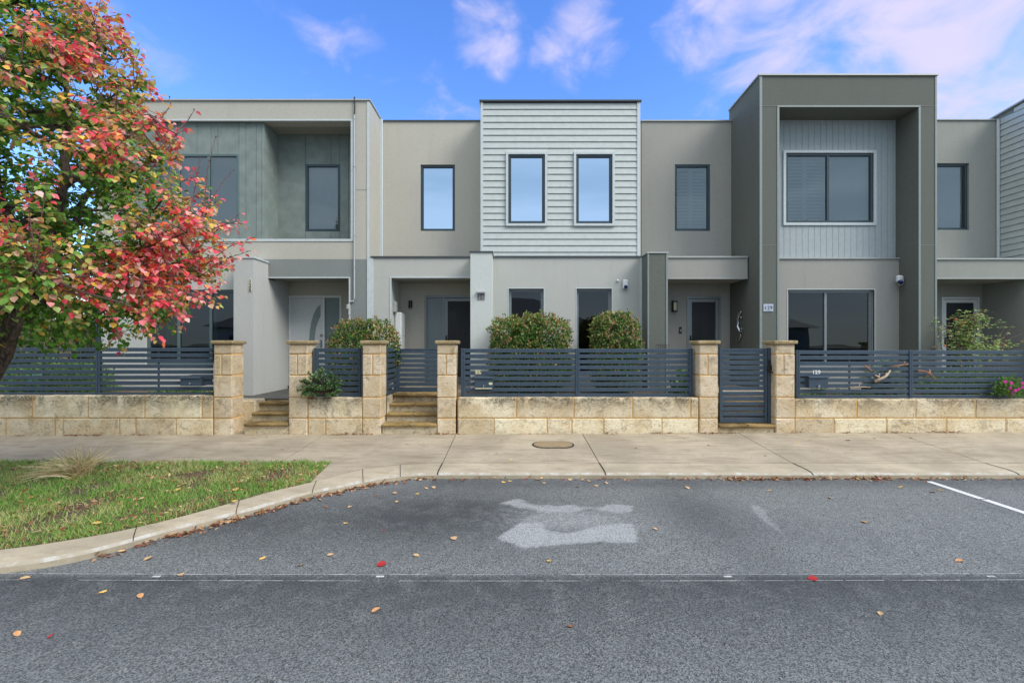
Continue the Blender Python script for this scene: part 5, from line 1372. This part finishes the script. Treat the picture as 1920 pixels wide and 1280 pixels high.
drift([(1731, 695, 0), (1745, 697, .02), (1752, 701, .03), (1757, 705, .02), (1766, 715, .0)], .016, 'long twisting brown driftwood right of the fence post', M_drift)
drift([(1747, 707, 0), (1752, 703, .02), (1753, 692, .01)], .011, 'small upright brown driftwood twig right of the fence post', M_drift)
drift([(1602, 727, 0), (1620, 726, .0), (1642, 727, .0)], .010, 'thin pale stick lying low across the right fence', M_drift2)
# green bin behind the left fence
t = thing('garden_bin', 'pale green plastic tub behind the left fence slats', 'tub', (X(67, 100), D(100), .76))
b = B(); c = (X(67, 100), D(100)); b.tube([(*c, .76), (*c, 1.12)], [.12, .15], 20); b.build('tub_body', painted('green_plastic', (84, 140, 118), .5), t)
b = B(); b.tube([(*c, 1.121), (*c, 1.15)], [.165, .165], 20); b.build('tub_rim', painted('green_plastic_rim', (104, 158, 134), .5), t)
# wire basket behind the middle fence
t = thing('wire_basket', 'small wire basket stand beside the charcoal porch column', 'basket', (X(1244, 96), D(96), .77))
b = B(); a0, a1 = X(1235, 96), X(1254, 96); zz1, zz0 = Z(646, 96), Z(664, 96); yy = D(96)
for z_ in (zz1, zz0): b.tube([(a0, yy, z_), (a1, yy, z_), (a1, yy+.16, z_), (a0, yy+.16, z_), (a0, yy, z_)], .004, 5)
for k in range(6): b.tube([(a0+(a1-a0)*k/5, yy, zz0), (a0+(a1-a0)*k/5, yy, zz1)], .003, 5); b.tube([(a0+(a1-a0)*k/5, yy+.16, zz0), (a0+(a1-a0)*k/5, yy+.16, zz1)], .003, 5)
for q in ((a0, yy), (a1, yy), (a0, yy+.16), (a1, yy+.16)): b.tube([(*q, .77), (*q, zz0)], .005, 5)
b.build('wire_frame', M_black, t)

# ------------------------------------------------------------------ THE AUTUMN TREE
def pear_tree():
    ax, ay = -5.42, 4.72
    t = thing('autumn_tree', 'leaning street tree with red, orange and green heart shaped leaves on the verge', 'tree', (-6.0, ay, .08))
    trunk = [(-6.0, ay, .03), (-5.86, ay, .5), (-5.66, ay, 1.0), (-5.43, ay, 1.4), (-5.30, ay, 1.62), (-5.20, ay-.02, 1.86), (-5.10, ay-.02, 2.12)]
    b = B(); b.tube(trunk, [.17, .125, .11, .10, .092, .085, .075], 14); tr = b.build('trunk', M_bark, t, smooth=True)
    fork = Vector(trunk[-1])
    def env(z):
        return float(np.interp(z, [1.55, 1.8, 2.2, 2.75, 3.25, 4.0, 4.6, 5.2, 6.0, 6.8, 7.3], [.8, 1.5, 1.95, 2.12, 2.05, 1.85, 1.50, 1.12, .72, .40, .05]))
    lb = B(); nodes = []
    leaders = [[fork, (-5.25, 4.75, 2.7), (-5.45, 4.7, 3.8), (-5.5, 4.75, 5.2), (-5.45, 4.7, 6.9)], [fork, (-4.7, 4.6, 2.55), (-4.45, 4.55, 3.4), (-4.4, 4.5, 4.5)],
               [fork, (-5.3, 4.4, 2.35), (-5.5, 3.9, 3.2), (-5.6, 3.6, 4.4)], [fork, (-5.2, 5.1, 2.5), (-5.3, 5.6, 3.4), (-5.2, 5.8, 4.3)]]
    for L_ in leaders:
        V = [Vector(p) for p in L_]; fine = []
        for i in range(len(V)-1):
            for k in range(5): fine.append(V[i].lerp(V[i+1], k/5)+Vector((rng.gauss(0, .02), rng.gauss(0, .02), 0)))
        fine.append(V[-1]); n_ = len(fine)
        rr = [(.085 if L_ is leaders[0] else .062)*(1-.85*i/(n_-1))+.008 for i in range(n_)]
        lb.tube(fine, rr, 8, cap=False); nodes += [(p, r_) for p, r_ in zip(fine, rr)]
    limbs = []
    for k in range(48):
        az = k*2.39996; zs = 2.05+(k/48)**1.15*3.4
        st = min(nodes[:80], key=lambda q: abs(q[0].z-zs)+rng.random()*.5)
        p0 = st[0]; rise = rng.uniform(.25, .95) if zs > 2.6 else rng.uniform(-.15, .7)
        ez = min(6.9, p0.z+rise); er = env(ez)*rng.uniform(.78, .98)
        e = Vector((ax+math.cos(az)*er, ay+math.sin(az)*er, ez))
        m1 = p0.lerp(e, .35)+Vector((0, 0, -.04)); m2 = p0.lerp(e, .7)+Vector((rng.gauss(0, .05), rng.gauss(0, .05), .02))
        pts = []
        ctr = [p0, m1, m2, e]
        for i in range(3):
            for q in range(4): pts.append(ctr[i].lerp(ctr[i+1], q/4)+Vector((rng.gauss(0, .012), rng.gauss(0, .012), rng.gauss(0, .012))))
        pts.append(e)
        rr = [max(.005, min(.034, st[1]*.7)*(1-.85*i/(len(pts)-1))) for i in range(len(pts))]
        lb.tube(pts, rr, 6, cap=False); limbs += [(p, r_) for p, r_ in zip(pts[2:], rr[2:])]
    NP = np.array([tuple(p) for p, _ in limbs+nodes[6:]]); NR = [r_ for _, r_ in limbs+nodes[6:]]
    lb.build('limbs', M_bark, t)
    tw = B(); LP = []; LT = []; LU = []; tipred = []
    def twig(p0, p1, r0, nl, start=.25, redb=0.0, droop=0.0, buds=False):
        p0, p1 = Vector(p0), Vector(p1); mid = p0.lerp(p1, .5)+Vector((rng.gauss(0, .03), rng.gauss(0, .03), .05-droop))
        pts = [p0, p0.lerp(mid, .5)+Vector((0, 0, .01)), mid, mid.lerp(p1, .5), p1]
        tw.tube(pts, [r0, r0*.85, r0*.65, r0*.5, r0*.3], 4, cap=False)
        ax_ = (p1-p0).normalized()
        for i in range(nl):
            u = start+(1-start)*(i+rng.random())/nl; u = min(u, .999); k = int(u*4); q = pts[k].lerp(pts[k+1], u*4-k)
            dv = (Vector((rng.gauss(0, 1), rng.gauss(0, 1), rng.gauss(0, .6)-.15)).normalized()+ax_*.45).normalized()
            st_ = q+dv*rng.uniform(.02, .055)
            LP.append(tuple(st_)); hang = Vector((dv.x, dv.y, dv.z-.75)); LT.append(tuple(hang))
            LU.append((dv.x*.4+rng.gauss(0, .45), dv.y*.4-.35+rng.gauss(0, .45), 1.0+rng.gauss(0, .35))); tipred.append(redb)
        if buds:
            L_ = (p1-p0).length
            for k in range(int(L_*26)):
                u = rng.uniform(.25, .999); kk = int(u*4); q = pts[kk].lerp(pts[kk+1], u*4-kk); dv = Vector((rng.gauss(0, 1), rng.gauss(0, 1), .6)).normalized()
                tw.tube([q, q+dv*.018], [.0045, .003], 4)
    c = 0
    while c < 2300:
        z = rng.uniform(1.62, 7.1); rmax = env(z)
        if rng.random() > rmax/2.45*1.0+.1: continue
        a = rng.uniform(0, 6.283); u = rng.random()**.5
        lump = 1+.14*mnoise.noise(Vector((math.cos(a)*1.6, math.sin(a)*1.6, z*1.3)))
        r_ = rmax*u*lump; p = Vector((ax+math.cos(a)*r_, ay+math.sin(a)*r_, z))
        if p.y < 2.9: continue
        d2 = ((NP-np.array(p))**2).sum(1)+np.where(NP[:, 2] > z+.05, .25, 0); j = int(d2.argmin()); q = Vector(NP[j])
        if (p-q).length > .95: continue
        if (p-q).length < .22: p = q+(p-q).normalized()*.3+Vector((0, 0, .08))
        twig(q, p, .006, int(16+(p-q).length*20), .15, (u-.75)*1.2); c += 1
    # long bare shoots reaching out at the right side and upwards
    for px_, py_, d_, qx, qy, nl in ((470, 470, 5.3, 390, 520, 14), (452, 400, 5.4, 385, 470, 9), (478, 445, 5.2, 400, 500, 9), (405, 255, 5.3, 395, 400, 0), (440, 318, 5.4, 398, 400, 0), (375, 290, 5.3, 372, 390, 4),
            (365, 205, 5.2, 345, 260, 2), (317, 180, 5.2, 312, 240, 4), (350, 240, 5.2, 330, 290, 6), (200, 50, 5.0, 200, 130, 3), (190, 75, 4.9, 188, 130, 2), (236, 92, 5.0, 225, 150, 7), (430, 485, 5.0, 330, 500, 22),
            (468, 455, 5.1, 380, 480, 16), (440, 430, 5.4, 340, 420, 18), (400, 540, 4.9, 330, 520, 20), (405, 575, 4.8, 300, 540, 22), (390, 560, 5.0, 310, 530, 22), (300, 640, 4.6, 285, 560, 20), (345, 600, 4.7, 290, 560, 18),
            (430, 500, 5.2, 350, 500, 20), (380, 360, 5.3, 330, 400, 14), (455, 420, 5.2, 400, 440, 10), (270, 625, 4.5, 250, 570, 18), (215, 600, 4.4, 190, 560, 20), (320, 575, 4.7, 260, 540, 20), (345, 235, 5.2, 310, 290, 10),
            (335, 590, 4.8, 290, 520, 20), (370, 330, 5.2, 320, 380, 16), (410, 470, 5.0, 330, 460, 20), (420, 452, 5.1, 350, 430, 18), (290, 520, 4.5, 230, 500, 22), (350, 510, 4.7, 280, 500, 24), (360, 450, 4.9, 280, 440, 24), (250, 560, 4.5, 190, 520, 22)):
        e = Vector(((px_-CX)*d_/F, d_, EYE+(HY-py_)*d_/F)); q = Vector(((qx-CX)*d_/F, d_-.12, EYE+(HY-qy)*d_/F))
        j = int((((NP-np.array(q))**2).sum(1)).argmin()); n0 = Vector(NP[j])
        tw.tube([n0, n0.lerp(q, .5)+Vector((0, 0, -.03)), q], [.012, .010, .0075], 5, cap=False)
        if nl >= 14:
            for k in range(3):
                e2 = n0.lerp(q, .35+.3*k)+Vector((rng.gauss(0, .15), rng.gauss(0, .15), rng.gauss(0, .18))); twig(n0.lerp(q, .2+.3*k), e2, .005, 14, .1, .2)
        twig(q, e, .0065, int(nl*1.15), .05, .55, buds=True)
    P = np.array(LP); n = len(P); red = np.array(tipred)
    rad = np.hypot(P[:, 0]-ax, P[:, 1]-ay); rn = rad/np.array([max(env(z), .3) for z in P[:, 2]])
    right_ = np.clip((P[:, 0]-ax)/2.2, -1, 1)
    # how far each twig has turned: outer, sunny and upper parts first
    turn = .05+.36*np.clip(rn-.35, 0, 1)+.52*np.clip(right_-.18, -.4, 1)+.14*np.clip((P[:, 2]-2.6)/2.0, -1, 1.2)+red*.5+.55*noise3(P, 1.4, 2)+.25*noise3(P, 4, 5)+nr.normal(0, .20, n)
    green = np.array([[.055, .15, .018], [.10, .24, .03], [.18, .33, .055], [.27, .36, .10]]); mid = np.array([[.38, .36, .10], [.30, .36, .10], [.48, .34, .11], [.60, .34, .09], [.46, .28, .18]]); rd = np.array([[.66, .06, .085], [.72, .13, .15], [.76, .26, .24], [.70, .16, .06], [.50, .07, .10], [.78, .40, .34], [.80, .34, .12]])
    g = green[nr.choice(4, n, p=[.3, .36, .22, .12])]; m_ = mid[nr.integers(0, 5, n)]; r_ = rd[nr.choice(7, n, p=[.22, .2, .16, .12, .10, .10, .10])]
    col = np.where((turn < .42)[:, None], g, np.where((turn < .66)[:, None], m_, r_)); odd = nr.random(n) < .04; col[odd] = [.70, .42, .06]
    col = col*nr.uniform(.72, 1.2, (n, 1))
    sz = nr.uniform(.037, .062, n)
    leaf_mesh('crown', P, np.array(LT), np.array(LU), sz, np.clip(col, 0, .62), 'round', t, M_leaf)
    tw.build('twigs', M_twig, t)
    print('leaves', n)
pear_tree()
